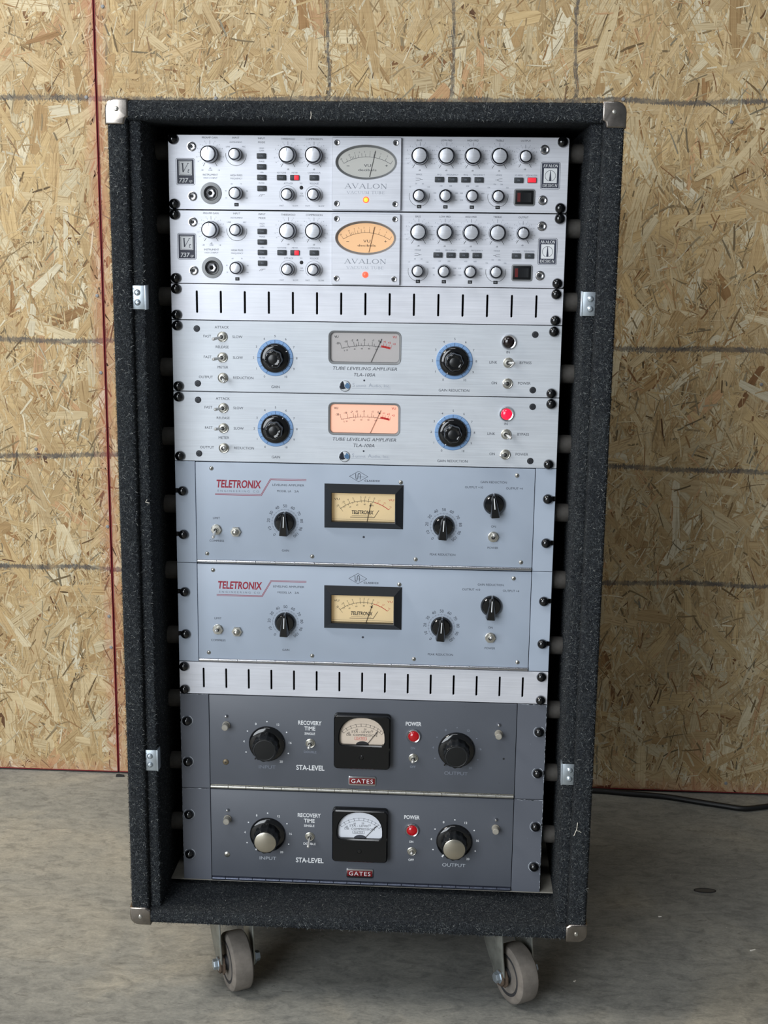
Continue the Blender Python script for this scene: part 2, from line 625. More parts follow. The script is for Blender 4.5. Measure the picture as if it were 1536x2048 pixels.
# serif capitals drawn with thick and thin strokes: (advance, [strokes]) in cap-height units
def serif(mb, body, x, z, h, w, y=-0.1, shear=0.0, heavy=1.0):
    T, N = 0.155 * heavy, 0.055 * heavy
    seg = []
    cur = 0.0

    def st(x0, z0, x1, z1, a, b=None):
        seg.append((cur + x0, z0, cur + x1, z1, a, a if b is None else b))

    def sf(xc, zc, hw=0.13):
        st(xc - hw, zc, xc + hw, zc, N)

    def bow(cx, rx, a0, a1, thick):
        k = 18
        for i in range(k):
            t0, t1 = (math.radians(a0 + (a1 - a0) * (i + j) / k) for j in (0, 1.12))
            wd = lambda q: N + (thick - N) * abs(math.cos(q)) ** 1.5
            st(cx + rx * math.cos(t0), 0.5 + 0.48 * math.sin(t0), cx + rx * math.cos(t1), 0.5 + 0.48 * math.sin(t1), wd(t0), wd(t1))

    for ch in body:
        if ch == 'A':
            st(0.10, 0, 0.42, 1, N); st(0.42, 1, 0.76, 0, T); st(0.22, 0.34, 0.62, 0.34, N); sf(0.10, 0.02, 0.11); sf(0.76, 0.02, 0.14); adv = 0.86
        elif ch == 'V':
            st(0.10, 1, 0.43, 0, T); st(0.43, 0, 0.74, 1, N); sf(0.10, 0.98, 0.14); sf(0.74, 0.98, 0.11); adv = 0.84
        elif ch == 'L':
            st(0.20, 0, 0.20, 1, T); sf(0.20, 0.98); st(0.08, 0.02, 0.64, 0.02, N); st(0.62, 0, 0.64, 0.25, N); adv = 0.72
        elif ch == 'O':
            bow(0.46, 0.38, 0, 360, T); adv = 0.92
        elif ch == 'N':
            st(0.16, 0, 0.16, 1, N); st(0.16, 1, 0.72, 0, T); st(0.72, 0, 0.72, 1, N); sf(0.16, 0.02, 0.11); sf(0.14, 0.98, 0.11); sf(0.72, 0.98, 0.11); adv = 0.88
        elif ch == 'D':
            st(0.20, 0, 0.20, 1, T); st(0.08, 0.98, 0.42, 0.98, N); st(0.08, 0.02, 0.42, 0.02, N); bow(0.40, 0.36, -90, 90, T); adv = 0.86
        elif ch == 'E':
            st(0.20, 0, 0.20, 1, T); st(0.08, 0.98, 0.62, 0.98, N); st(0.08, 0.02, 0.64, 0.02, N); st(0.20, 0.52, 0.50, 0.52, N); st(0.62, 1, 0.62, 0.78, N); st(0.64, 0, 0.64, 0.24, N); st(0.50, 0.40, 0.50, 0.64, N); adv = 0.74
        elif ch == 'S':
            pts = [(0.56, 0.74), (0.55, 0.92), (0.34, 0.98), (0.15, 0.86), (0.16, 0.68), (0.36, 0.54), (0.54, 0.40), (0.57, 0.20), (0.38, 0.03), (0.16, 0.08), (0.10, 0.28)]
            for i in range(len(pts) - 1):
                st(*pts[i], *pts[i + 1], T * 0.75 if 3 < i < 7 else N * 1.5)
            adv = 0.68
        elif ch == 'I':
            st(0.20, 0, 0.20, 1, T); sf(0.20, 0.98, 0.15); sf(0.20, 0.02, 0.15); adv = 0.42
        elif ch == 'G':
            bow(0.46, 0.37, 48, 325, T); st(0.72, 0.05, 0.72, 0.42, T * 0.9); sf(0.70, 0.43, 0.13); adv = 0.90
        elif ch == 'C':
            bow(0.44, 0.36, 42, 318, T); adv = 0.80
        elif ch == 'U':
            st(0.16, 1, 0.16, 0.35, T); st(0.70, 1, 0.70, 0.35, N); bow(0.43, 0.27, 180, 360, T * 0.6); sf(0.16, 0.98); sf(0.70, 0.98, 0.1); adv = 0.86
        elif ch == 'M':
            st(0.14, 0, 0.18, 1, N); st(0.18, 1, 0.48, 0.05, T); st(0.48, 0.05, 0.78, 1, N); st(0.80, 1, 0.84, 0, T); sf(0.14, 0.02, 0.1); sf(0.84, 0.02, 0.12); adv = 1.0
        elif ch == 'T':
            st(0.36, 0, 0.36, 1, T); st(0.04, 0.98, 0.68, 0.98, N); sf(0.36, 0.02); st(0.05, 1, 0.05, 0.78, N); st(0.67, 1, 0.67, 0.78, N); adv = 0.74
        elif ch == 'B':
            st(0.18, 0, 0.18, 1, T); st(0.08, 0.98, 0.40, 0.98, N); st(0.08, 0.02, 0.44, 0.02, N); st(0.18, 0.52, 0.44, 0.52, N)
            for zc, zr, rx in ((0.75, 0.23, 0.2), (0.27, 0.25, 0.24)):
                for i in range(8):
                    a, b = (math.radians(-90 + 22.5 * (i + j)) for j in (0, 1.1))
                    st(0.38 + rx * math.cos(a), zc + zr * math.sin(a), 0.38 + rx * math.cos(b), zc + zr * math.sin(b), N + (T - N) * abs(math.cos(a)))
            adv = 0.74
        else:
            adv = 0.42
        cur += adv + 0.04
    sx = w / cur
    for x0, z0, x1, z1, a, b in seg:
        q0 = (x + (x0 - cur / 2) * sx + shear * (z0 - 0.5) * h, z + (z0 - 0.5) * h)
        q1 = (x + (x1 - cur / 2) * sx + shear * (z1 - 0.5) * h, z + (z1 - 0.5) * h)
        mb.stroke(q0, q1, a * h, b * h, y=y)


# ------------------------------------------------------------------ object helpers
def obj(name, me, mat, parent=None, loc=(0, 0, 0), rot=(0, 0, 0)):
    if isinstance(me, MB):
        me = me.mesh(name)
    if mat and not me.materials:
        me.materials.append(MATS[mat])
    o = bpy.data.objects.new(name, me)
    col.objects.link(o)
    o.parent = parent
    o.location = [c * S for c in loc]
    o.rotation_euler = rot
    return o


def ink(name, mb, mat, parent, stuff=None):
    if mb.f:
        me = mb.mesh(name, recalc=False)
        o = obj(name, me, mat, parent)
        if stuff or (stuff is None and name.endswith('_print')):
            o['kind'] = 'stuff'      # letters and ticks too small to pick apart singly
        return o


def word(parent, mat, body, *a, **k):
    mb = MB()
    text(mb, body, *a, **k)
    return ink('lettering', mb, mat, parent, False)


def tag(o, label, cat, group=None):
    o['label'] = label
    o['category'] = cat
    if group:
        o['group'] = group
    return o


def thing(name, label, cat, loc, group=None):
    o = bpy.data.objects.new(name, None)
    o.empty_display_size = 0.02
    col.objects.link(o)
    o.location = [c * S for c in loc]
    return tag(o, label, cat, group)


_cache = {}


def cached(key, fn):
    if key not in _cache:
        _cache[key] = fn()
    return _cache[key]


U = 44.45


# ------------------------------------------------------------------ the setting
def build_setting():
    f = MB().box(-3200, 3200, -3500, 760, -60, 0)
    o = obj('floor', f, 'concrete')
    o['kind'] = 'structure'
    wy = 662.0
    w = MB().box(-3100, 3100, wy + 12, wy + 80, 0, 2500)
    wall = obj('wall_back', w, 'wall_cavity')
    wall['kind'] = 'structure'
    sheets = []
    for x0, x1 in ((-1729.5, -510.2), (-506.8, 712.5), (715.8, 1935)):
        mb = MB().box(x0, x1, wy + 1.2, wy + 12, 5, 2443)
        sh = obj('osb_sheet', mb, 'osb_core', wall)
        e = MB()
        e.box(x0, x1, wy + 0.0, wy + 12.2, 3.2, 5.0)
        e.box(x0 - 0.9, x0 + 0.5, wy - 0.4, wy + 12, 5, 2443)
        e.box(x1 - 0.5, x1 + 0.9, wy - 0.4, wy + 12, 5, 2443)
        obj('painted_edge', e, 'red_edge', sh)
        sheets.append((x0, x1))
        # strands pressed into the face of the sheet
        lo, hi = max(x0, -1150), min(x1, 1150)
        if hi - lo < 50:
            continue
        fl = osb_flakes(lo, hi, x0, x1, 5, 1900, wy)
        fo = bpy.data.objects.new('wood_strands', fl)
        col.objects.link(fo)
        fo.parent = sh
        fo['kind'] = 'stuff'
    nm = MB().lathe([(0.6, -0.9), (2.6, -0.7), (3.1, -0.2), (3.1, 0.8)], 10).mesh('nail')
    nm.materials.append(MATS['bezel_grey'])
    for x, z in ((-493, 1374), (-304, 1228), (-519, 895), (-517, 760), (-526, 1228), (-514, 480), (-517, 310), (-515, 250), (-300, 1390), (380, 1230), (628, 22), (560, 1195), (-640, 620), (640, 760)):
        n = bpy.data.objects.new('nail', nm)
        col.objects.link(n)
        n.parent = wall
        n.location = (x * S, (wy - 0.4) * S, z * S)


def osb_flakes(lo, hi, x0, x1, z0, z1, wy):
    g = np.random.default_rng(int(abs(lo)) + 5)
    area = (hi - lo) * (z1 - z0) * 1e-6
    sets = []
    #   count per m2, length range, width range, depth range
    for dens, L, W, dep in ((2600, (60, 150), (12, 30), (0.0, 0.5)), (6500, (35, 120), (4, 13), (0.3, 0.9)), (23000, (8, 46), (0.7, 3.4), (0.6, 1.17)), (1700, (45, 150), (7, 25), (0.5, 1.08))):
        n = int(dens * area)
        sets.append((g.uniform(lo, hi, n), g.uniform(z0, z1, n), g.uniform(*L, n), g.uniform(*W, n), g.uniform(*dep, n)))
    cx, cz, L, W, D = (np.concatenate([s[i] for s in sets]) for i in range(5))
    n = len(cx)
    ang = np.where(g.random(n) < 0.62, g.normal(math.pi / 2, 0.55, n), g.uniform(0, math.pi, n))
    # outline: 8 points of a ragged splinter
    t = np.array([-0.5, -0.47, -0.15, 0.2, 0.48, 0.5, 0.46, 0.1, -0.2, -0.48])
    s = np.array([-0.15, -0.42, -0.5, -0.5, -0.40, 0.1, 0.42, 0.5, 0.5, 0.40])
    k = len(t)
    lt = (t[None, :] + g.normal(0, 0.02, (n, k))) * L[:, None]
    ls = (s[None, :] + g.normal(0, 0.09, (n, k))) * W[:, None]
    ls += (g.normal(0, 0.022, n) * L)[:, None] * (t[None, :] ** 2 * 4 - 0.3)
    ca, sa = np.cos(ang)[:, None], np.sin(ang)[:, None]
    X = cx[:, None] + lt * ca - ls * sa
    Z = cz[:, None] + lt * sa + ls * ca
    X = np.clip(X, x0 + 0.05, x1 - 0.05)
    Z = np.clip(Z, z0, 2440)
    tiltx = g.normal(0, 0.003, n)[:, None]
    Y = wy + 1.15 - D[:, None] + (X - cx[:, None]) * tiltx + g.uniform(-0.04, 0.04, n)[:, None]
    Y = np.clip(Y, wy - 0.35, wy + 1.18)
    co = np.stack([X, Y, Z], 2).reshape(-1, 3) * S
    me = bpy.data.meshes.new('wood_strands')
    me.vertices.add(n * k)
    me.vertices.foreach_set('co', co.astype(np.float32).ravel())
    me.loops.add(n * k)
    # order so the face looks towards the room
    idx = np.arange(n * k).reshape(n, k)
    me.loops.foreach_set('vertex_index', idx.ravel().astype(np.int32))
    me.polygons.add(n)
    me.polygons.foreach_set('loop_start', (np.arange(n) * k).astype(np.int32))
    pal = np.array([lin(c) for c in ((204, 178, 136), (212, 190, 150), (190, 161, 117), (218, 201, 166), (180, 148, 104), (198, 169, 124), (208, 180, 133), (164, 127, 85), (138, 100, 66), (104, 74, 50), (226, 213, 184), (202, 162, 120))])
    wts = np.array([20, 18, 13, 9, 7, 15, 14, 2.6, 0.7, 0.3, 4, 2.0])
    ci = g.choice(len(pal), n, p=wts / wts.sum())
    c = pal[ci] * g.uniform(0.88, 1.10, (n, 1)) * np.array([0.84, 0.87, 0.90])
    small = W < 4
    dk = small & (g.random(n) < 0.16)
    c[dk] *= g.uniform(0.28, 0.8, (int(dk.sum()), 1))
    lc = np.ones((n, k, 4), np.float32)
    lc[:, :, :3] = c[:, None, :]
    a = me.color_attributes.new('Col', 'FLOAT_COLOR', 'CORNER')
    a.data.foreach_set('color', np.clip(lc, 0, 1).ravel())
    uv = me.uv_layers.new(name='grain')
    off = g.uniform(0, 40, (n, 2))
    uvv = np.stack([lt * S + off[:, :1], ls * S + off[:, 1:]], 2).astype(np.float32)
    uv.data.foreach_set('uv', uvv.ravel())
    me.update()
    me.validate()
    me.materials.append(MATS['osb_flake'])
    return me


build_setting()


# ------------------------------------------------------------------ carpeted rack case
def bevel_mesh(name, mb, off, seg=3, mat=None, only=None):
    me = mb.mesh(name)
    bm = bmesh.new()
    bm.from_mesh(me)
    bmesh.ops.remove_doubles(bm, verts=bm.verts, dist=1e-6)
    es = [e for e in bm.edges if len(e.link_faces) == 2 and e.calc_face_angle(0) > 0.6 and (only is None or only(e))]
    bmesh.ops.bevel(bm, geom=es, offset=off * S, segments=seg, profile=0.5, affect='EDGES', clamp_overlap=True)
    bmesh.ops.recalc_face_normals(bm, faces=bm.faces)
    bm.to_mesh(me)
    bm.free()
    me.shade_smooth()
    me.set_sharp_from_angle(angle=math.radians(40))
    if mat:
        me.materials.append(MATS[mat])
    return me


YF, YB = -70.0, 440.0
XO, XI, XL = 297.0, 273.0, 259.5
ZT, ZTI, ZB, ZBI = 1010.0, 987.5, -29.0, -8.5


def xcyl(prof, n=20):
    """lathe about the x axis: (radius, x)"""
    mb = MB()
    rings = [[(x, r * math.cos(2 * math.pi * i / n), r * math.sin(2 * math.pi * i / n)) for i in range(n)] for r, x in prof]
    return mb.loops(rings)


def fibres(rects, dens):
    """short tangled yarn ends over the carpeted faces; rect = (origin, u, v, normal)"""
    g = np.random.default_rng(3)
    P, N, T, B = [], [], [], []
    for o, u, v, nm in rects:
        o, u, v, nm = (np.array(q, float) for q in (o, u, v, nm))
        a = np.linalg.norm(np.cross(u, v))
        n = int(a * dens)
        r = g.random((n, 2))
        P.append(o + r[:, :1] * u + r[:, 1:] * v)
        N.append(np.tile(nm, (n, 1)))
        T.append(np.tile(u / np.linalg.norm(u), (n, 1)))
        B.append(np.tile(v / np.linalg.norm(v), (n, 1)))
    P, N, T, B = (np.concatenate(q) for q in (P, N, T, B))
    n = len(P)
    a = g.uniform(0, 2 * math.pi, n)[:, None]
    d = T * np.cos(a) + B * np.sin(a)
    s = T * -np.sin(a) + B * np.cos(a)
    L = g.uniform(1.2, 3.6, n)[:, None]
    w = g.uniform(0.10, 0.23, n)[:, None]
    bend = g.normal(0, 0.6, n)[:, None]
    lift = g.uniform(0.05, 0.75, n)[:, None]
    rows = []
    for t, hh in ((0, 0.0), (0.5, 1.0), (1.0, 0.75)):
        c = P + d * L * t + s * bend * L * (t * t) + N * (lift * hh + 0.05)
        rows += [c - s * w, c + s * w]
    co = np.stack(rows, 1)
    k = 6
    faces = np.array([[0, 2, 3, 1], [2, 4, 5, 3]])
    me = bpy.data.meshes.new('carpet_pile')
    me.vertices.add(n * k)
    me.vertices.foreach_set('co', (co.reshape(-1, 3) * S).astype(np.float32).ravel())
    idx = (np.arange(n)[:, None, None] * k + faces[None]).reshape(-1)
    me.loops.add(len(idx))
    me.loops.foreach_set('vertex_index', idx.astype(np.int32))
    me.polygons.add(n * 2)
    me.polygons.foreach_set('loop_start', (np.arange(n * 2) * 4).astype(np.int32))
    pal = np.array([lin(c) for c in ((30, 33, 38), (46, 50, 55), (61, 65, 69), (81, 85, 87), (110, 113, 113), (150, 151, 148))])
    ci = g.choice(6, n, p=[0.20, 0.28, 0.27, 0.16, 0.078, 0.012])
    lc = np.ones((n, 8, 4), np.float32)
    lc[:, :, :3] = (pal[ci] * g.uniform(0.8, 1.2, (n, 1)))[:, None, :]
    at = me.color_attributes.new('Col', 'FLOAT_COLOR', 'CORNER')
    at.data.foreach_set('color', lc.ravel())
    me.update()
    me.validate()
    me.materials.append(MATS['carpet_fibre'])
    return me


def build_case():
    root = thing('rack_case', 'dark grey carpeted rolling rack case holding the audio equipment', 'rack case', (0, 0, 0))
    off = (0, 0, FLOOR)

    def board(name, x0, x1, y0, y1, z0, z1, r=6):
        me = bevel_mesh(name, MB().box(x0, x1, y0, y1, z0, z1), r, 3, 'carpet')
        return obj(name, me, None, root, off)

    board('side_panel', -XO, -XI, YF, YB, ZB, ZT)
    board('side_panel', XI, XO, YF, YB, ZB, ZT)
    board('top_panel', -XI - 6, XI + 6, YF, YB, ZTI, ZT)
    board('bottom_panel', -XI - 6, XI + 6, YF, YB, ZB, ZBI)
    board('back_panel', -XI - 2, XI + 2, YB - 14, YB - 1, ZBI - 2, ZTI + 2, 2)
    board('side_lining', -XI - 1, -XL, YF + 8, YB - 14, ZBI - 1, ZTI + 1, 3.5)
    board('side_lining', XL, XI + 1, YF + 8, YB - 14, ZBI - 1, ZTI + 1, 3.5)

    # yarn on every carpeted face that can be looked at
    R = []
    H = ZT - ZB
    for s in (-1, 1):
        x0 = -XO if s < 0 else XI
        R.append(((x0 + 2, YF, ZB + 2), (XO - XI - 4, 0, 0), (0, 0, H - 4), (0, -1, 0)))
        xa = -XI if s < 0 else XL
        R.append(((xa, YF + 8, ZBI), (XI - XL, 0, 0), (0, 0, ZTI - ZBI), (0, -1, 0)))
        R.append(((s * XL, YF + 10, ZBI), (0, 150, 0), (0, 0, ZTI - ZBI), (-s, 0, 0)))
        R.append(((s * XO, YF + 3, ZB + 3), (0, 160, 0), (0, 0, H - 6), (s, 0, 0)))
        R.append(((s * XI, YF + 3, ZBI), (0, 6, 0), (0, 0, ZTI - ZBI), (-s, 0, 0)))
    R.append(((-XI, YF, ZTI + 2), (2 * XI, 0, 0), (0, 0, ZT - ZTI - 4), (0, -1, 0)))
    R.append(((-XI, YF, ZB + 2), (2 * XI, 0, 0), (0, 0, ZBI - ZB - 4), (0, -1, 0)))
    R.append(((-XL, YF + 3, ZBI), (2 * XL, 0, 0), (0, 90, 0), (0, 0, 1)))
    R.append(((-XO + 4, YF + 3, ZT), (2 * XO - 8, 0, 0), (0, 200, 0), (0, 0, 1)))
    pile = bpy.data.objects.new('carpet_pile', fibres(R, 0.46))
    col.objects.link(pile)
    pile.parent = root
    pile.location = (0, 0, FLOOR * S)
    pile['kind'] = 'stuff'

    for q in ([(280, YF - 0.8, 136), (279, YF - 3, 128), (276, YF - 1, 118), (279, YF - 2, 126), (285, YF - 1, 123)],
              [(-262, YF + 4, 540), (-264, YF + 3, 537), (-259, YF + 2, 536)], [(-60, YF - 0.5, 990), (-59, YF - 1.6, 994), (-59.5, YF - 0.6, 998)]):
        obj('stray_thread', MB().tube(q, 0.45, 6), 'thread_white', root, off)
    # nickel corner caps
    for sx in (-1, 1):
        for top in (True, False):
            a, b = 27.5, (29.5 if top else 25.0)
            t1, t2 = 23.5, 22.0
            r = 12
            pts = [(r - r * math.sin(math.radians(q)), r - r * math.cos(math.radians(q))) for q in range(0, 91, 18)]
            pts = pts + [(0, b), (t1 - 3, b), (t1 - 0.9, b - 0.9), (t1, t2 + 1.5), (t1 + 1.5, t2), (a, t2 - 0.5), (a, 0)]
            xs = lambda u: sx * (XO + 1.6 - u)
            zs = (lambda q: ZT + 1.6 - q) if top else (lambda q: ZB - 1.6 + q)
            mb = MB().prism([(xs(u), zs(q)) for u, q in pts], YF - 1.8, YF + 26)
            me = bevel_mesh('corner_cap', mb, 2.4, 3, 'cap_nickel', lambda e: all(v.co.y < (YF - 1) * S for v in e.verts))
            c = obj('corner_cap', me, None, root, off)
            rv = MB().lathe([(0.5, -1.6), (2.2, -1.2), (3.0, 0.2)], 12, (xs(14), YF - 1.8, zs(12)))
            obj('rivet', rv, 'nickel', c)

    # lid catch plates, two screws each
    for sx in (-1, 1):
        for z0, z1 in ((771, 799), (184, 212)):
            yk = YF + 8
            mb = MB()
            mb.box(min(sx * 258.2, sx * 273.5), max(sx * 258.2, sx * 273.5), yk - 3.0, yk - 1.2, z0, z1)
            mb.box(min(sx * 257.2, sx * 259.0), max(sx * 257.2, sx * 259.0), yk - 3.4, yk + 11, z0 - 0.5, z1 + 0.3)
            me = bevel_mesh('catch_plate', mb, 0.5, 2, 'zinc')
            k = obj('catch_plate', me, None, root, off)
            for zz in (z0 + 8.2, z0 + 19.8):
                sm = cached('catch_screw', catch_screw)
                q = obj('screw', sm, None, k, (sx * 267.6, yk - 3.0, zz))

    # shock mounts and the steel inner frame
    mm = cached('mount', lambda: _mat(xcyl([(9.5, -8.6), (11.3, -8.0), (11.7, -4), (11.7, 4), (11.3, 8.0), (9.5, 8.6)], 24).mesh('shock_mount'), 'rubber_mount'))
    wm = cached('mount_washer', lambda: _mat(xcyl([(3, -0.6), (12.6, -0.6), (12.9, 0), (12.6, 0.6), (3, 0.6)], 24).mesh('washer'), 'chrome'))
    for sx in (-1, 1):
        for k in range(11):
            z = 75.2 + 88.45 * k
            m = obj('shock_mount', mm, None, root, (sx * 251.8, 21, z + FLOOR))
            obj('washer', wm, None, m, (-sx * 9.0, 0, 0))
        rl = MB()
        rl.box(min(sx * 222, sx * 241.6), max(sx * 222, sx * 241.6), 3.4, 6.2, 1, 976)
        rl.box(min(sx * 239, sx * 241.8), max(sx * 239, sx * 241.8), 6.2, 46, 1, 976)
        obj('rack_rail', rl, 'rail_black', root, off)
    tr = MB().box(-259.2, 259.2, 2.5, 300, -2.2, -0.4)
    obj('tray', tr, 'tray_grey', root, off)

    # casters
    for x, y, ang in ((-166, -27, 26), (211, -29, 29), (-190, 370, 12), (190, 370, 8)):
        caster(root, x, y, ang)
    return root


def _mat(me, mat):
    me.materials.append(MATS[mat])
    return me


def catch_screw():
    mb = MB().lathe([(0.6, -2.6), (2.2, -2.3), (3.4, -1.2), (3.9, 0.2)], 18)
    mb.box(-2.0, 2.0, -2.75, -2.3, -0.35, 0.35)
    mb.box(-0.35, 0.35, -2.75, -2.3, -2.0, 2.0)
    return _mat(mb.mesh('screw'), 'zinc')


def caster(root, x, y, ang):
    rot = (0, 0, math.radians(ang))

    def wheel():
        return _mat(xcyl([(18, -13.2), (29, -13.8), (33, -14.4), (36, -14), (38.7, -11.6), (39.5, -7.5), (39.5, 7.5), (38.7, 11.6), (36, 14), (33, 14.4), (29, 13.8), (18, 13.2)], 40).mesh('wheel'), 'caster_rubber')

    def hub():
        return _mat(xcyl([(5, -18.5), (9, -18.5), (11, -13.2), (23, -13.0), (27, -14.6), (28.5, -14.0), (28.5, 14.0), (27, 14.6), (23, 13.0), (11, 13.2), (9, 18.5), (5, 18.5)], 32).mesh('hub'), 'caster_hub')

    def fork():
        mb = MB()
        leg = [(-9, 32), (0, 27.5), (9, 30), (17, 40), (31, 55), (43, 70), (52, 88), (55, 104), (4, 104), (-1, 98), (-4, 72), (-10, 44)]
        for s in (-1, 1):
            a, b = s * 21.5, s * 24.2
            mb.loops([[(a, q, z) for q, z in leg], [(b, q, z) for q, z in leg]])
        mb.box(-24.2, 24.2, 4, 55, 101.5, 104.5)
        return bevel_mesh('fork', mb, 0.8, 2, 'caster_steel')

    f = obj('caster', cached('fork', fork), None, root, (x, y, 0), rot)
    w = obj('wheel', cached('wheel', wheel), None, f, (0, 0, 39.5))
    obj('hub', cached('hub', hub), None, f, (0, 0, 39.5))
    nut = cached('axle_nut', lambda: _mat(xcyl([(3, -33), (6.5, -32.4), (7.2, -31), (7.2, -27), (9.5, -26.5), (9.5, -24.4)], 6).mesh('axle_nut'), 'zinc'))
    obj('axle_nut', nut, None, f, (0, 0, 39.5))
    obj('axle_nut', nut, None, f, (0, 0, 39.5), (0, 0, math.pi))
    top = cached('swivel', lambda: _mat(MB().add(*_zc(27, 104.5, 110, 24)).box(-38, 38, -10, 64, 110, 112.9).mesh('swivel_plate'), 'caster_steel'))
    obj('swivel_plate', top, None, f)
    gr = cached('grime', lambda: _mat(xcyl([(4, -26.5), (10, -26), (11.5, -24.6), (11, -21.4), (14, -20), (14, -18.7)], 9).mesh('rusty_washer'), 'rust'))
    obj('rusty_washer', gr, None, f, (0, 0, 37.5))


def _zc(cy, z0, z1, r, n=24):
    v = [(r * math.cos(2 * math.pi * i / n), cy + r * math.sin(2 * math.pi * i / n), z) for z in (z0, z1) for i in range(n)]
    f = [(i, (i + 1) % n, n + (i + 1) % n, n + i) for i in range(n)] + [tuple(range(n)), tuple(range(n, 2 * n))]
    return v, f


build_case()


# ------------------------------------------------------------------ shared hardware of the rack units
def m_rack_screw():
    pr = [(6.0 * math.sin(math.radians(a)) + 0.25, -2.0 - 5.2 * math.cos(math.radians(a))) for a in range(0, 91, 9)]
    mb = MB().lathe(pr + [(6.35, -1.2), (6.0, 0.0)], 28)
    return _mat(mb.mesh('rack_screw'), 'black_gloss')


def m_screw_socket():
    mb = MB().lathe([(0.05, -0.6), (2.1, -0.6), (2.3, -2.6), (3.9, -2.9), (4.6, -2.4), (4.9, -1.2), (4.9, 0)], 20)
    mb.ring([(5.0, 0), (5.0, -0.5), (5.8, -0.4), (5.9, 0)], 24)
    return _mat(mb.mesh('socket_screw'), 'chrome')


def m_socket_dark():
    return _mat(MB().lathe([(0.1, -1.0), (2.05, -1.0), (2.05, -0.7)], 6).mesh('hex_socket'), 'black_satin')


def m_screw_black():
    mb = MB().lathe([(0.05, -0.25), (1.5, -0.25), (1.7, -1.0), (3.4, -0.9), (4.1, -0.1), (4.1, 0.2)], 20)
    return _mat(mb.mesh('panel_screw'), 'dark_steel')


def m_screw_philips():
    mb = MB().lathe([(0.2, -1.5), (1.6, -1.3), (2.5, -0.7), (2.9, 0.1)], 16)
    return _mat(mb.mesh('panel_screw'), 'nickel')


def m_cross():
    mb = MB().box(-1.5, 1.5, -1.62, -1.2, -0.32, 0.32).box(-0.32, 0.32, -1.62, -1.2, -1.5, 1.5)
    return _mat(mb.mesh('cross_slot'), 'black_satin')


def rack_screw(root, x, z):
    return obj('rack_screw', cached('rack_screw', m_rack_screw), None, root, (x, 0, z))


def socket_screw(root, x, z, y=0.0):
    s = obj('socket_screw', cached('socket', m_screw_socket), None, root, (x, y, z), (0, rnd.uniform(0, 1), 0))
    obj('hex_socket', cached('socketd', m_socket_dark), None, s)


def black_screw(root, x, z):
    obj('panel_screw', cached('bscrew', m_screw_black), None, root, (x, 0, z))


def cross_screw(root, x, z, y=0.0):
    s = obj('panel_screw', cached('pscrew', m_screw_philips), None, root, (x, y, z), (0, rnd.uniform(0, 1.5), 0))
    obj('cross_slot', cached('cross', m_cross), None, s)


def chassis(root, w, h, y0=9.0):
    obj('chassis', MB().box(-w / 2, w / 2, y0, 290, 1.5, h - 1.5), 'chassis', root)


def toggle(root, x, z, tip, kind='round', r=6.4):
    """bat-handle switch; tip = offset of the handle end on the panel in mm"""
    def base():
        mb = MB().lathe([(4.2, -1.0), (r - 0.6, -1.5), (r, -1.2), (r + 0.15, -0.2), (r + 0.15, 0)], 24)
        if kind == 'hex':
            mb.lathe([(3.6, -3.8), (r - 0.2, -3.6), (r, -3.0), (r, -1.2)], 6)
        else:
            mb.lathe([(3.4, -3.0), (4.5, -2.8), (4.7, -1.2)], 20)
        mb.ring([(2.5, -2.6), (2.5, -5.2), (3.1, -5.2), (3.3, -4.8), (3.3, -2.6)], 18)
        return _mat(mb.mesh('toggle_switch'), 'nickel')
    s = obj('toggle_switch', cached(('tog', kind, r), base), None, root, (x, 0, z))
    obj('bushing_bore', cached('bore', lambda: _mat(MB().lathe([(0.1, -4.3), (2.5, -4.3), (2.5, -3.0)], 14).mesh('bushing_bore'), 'black_satin')), None, s)
    e = Vector((tip[0], -17.0, tip[1]))
    a = Vector((0, -3.5, 0))
    pts = [a, a.lerp(e, 0.4), a.lerp(e, 0.8), a.lerp(e, 0.95), e, e + (e - a).normalized() * 0.6]
    mb = MB().tube(pts, [1.15, 1.5, 2.0, 2.05, 1.6, 0.7], 14)
    obj('lever', mb, 'lever_chrome', s)


def pilot_lamp(root, x, z, lens, r=9.2):
    def bez():
        mb = MB().ring([(r - 2.4, -0.5), (r - 2.2, -3.6), (r - 1.0, -4.0), (r, -2.6), (r + 0.2, 0), (r - 2.4, 0)], 32)
        return _mat(mb.mesh('pilot_lamp'), 'chrome')
    b = obj('pilot_lamp', cached(('lamp', r), bez), None, root, (x, 0, z))
    R = r - 2.2
    ln = MB().lathe([(R * math.sin(math.radians(a)) + 0.1, -2.4 - R * 0.62 * math.cos(math.radians(a))) for a in range(0, 91, 10)] + [(R, 0)], 28)
    obj('lens', ln, lens, b)


def piano_hinge(root, x0, x1, z, step, mat, y=-1.0, r=2.3):
    n = int(round((x1 - x0) / step))
    st = (x1 - x0) / n
    me = cached(('hinge', round(st, 3), mat, r), lambda: _mat(xcyl([(r * 0.8, -st / 2 + 0.15), (r, -st / 2 + 0.5), (r, st / 2 - 0.5), (r * 0.8, st / 2 - 0.15)], 12).mesh('hinge_knuckle'), mat))
    bar = obj('hinge_leaf', MB().box(x0, x1, 0.2, 2.0, z - 2.6, z + 2.6), mat, root)
    for i in range(n):
        obj('hinge_knuckle', me, None, bar, (x0 + st * (i + 0.5), y, z))


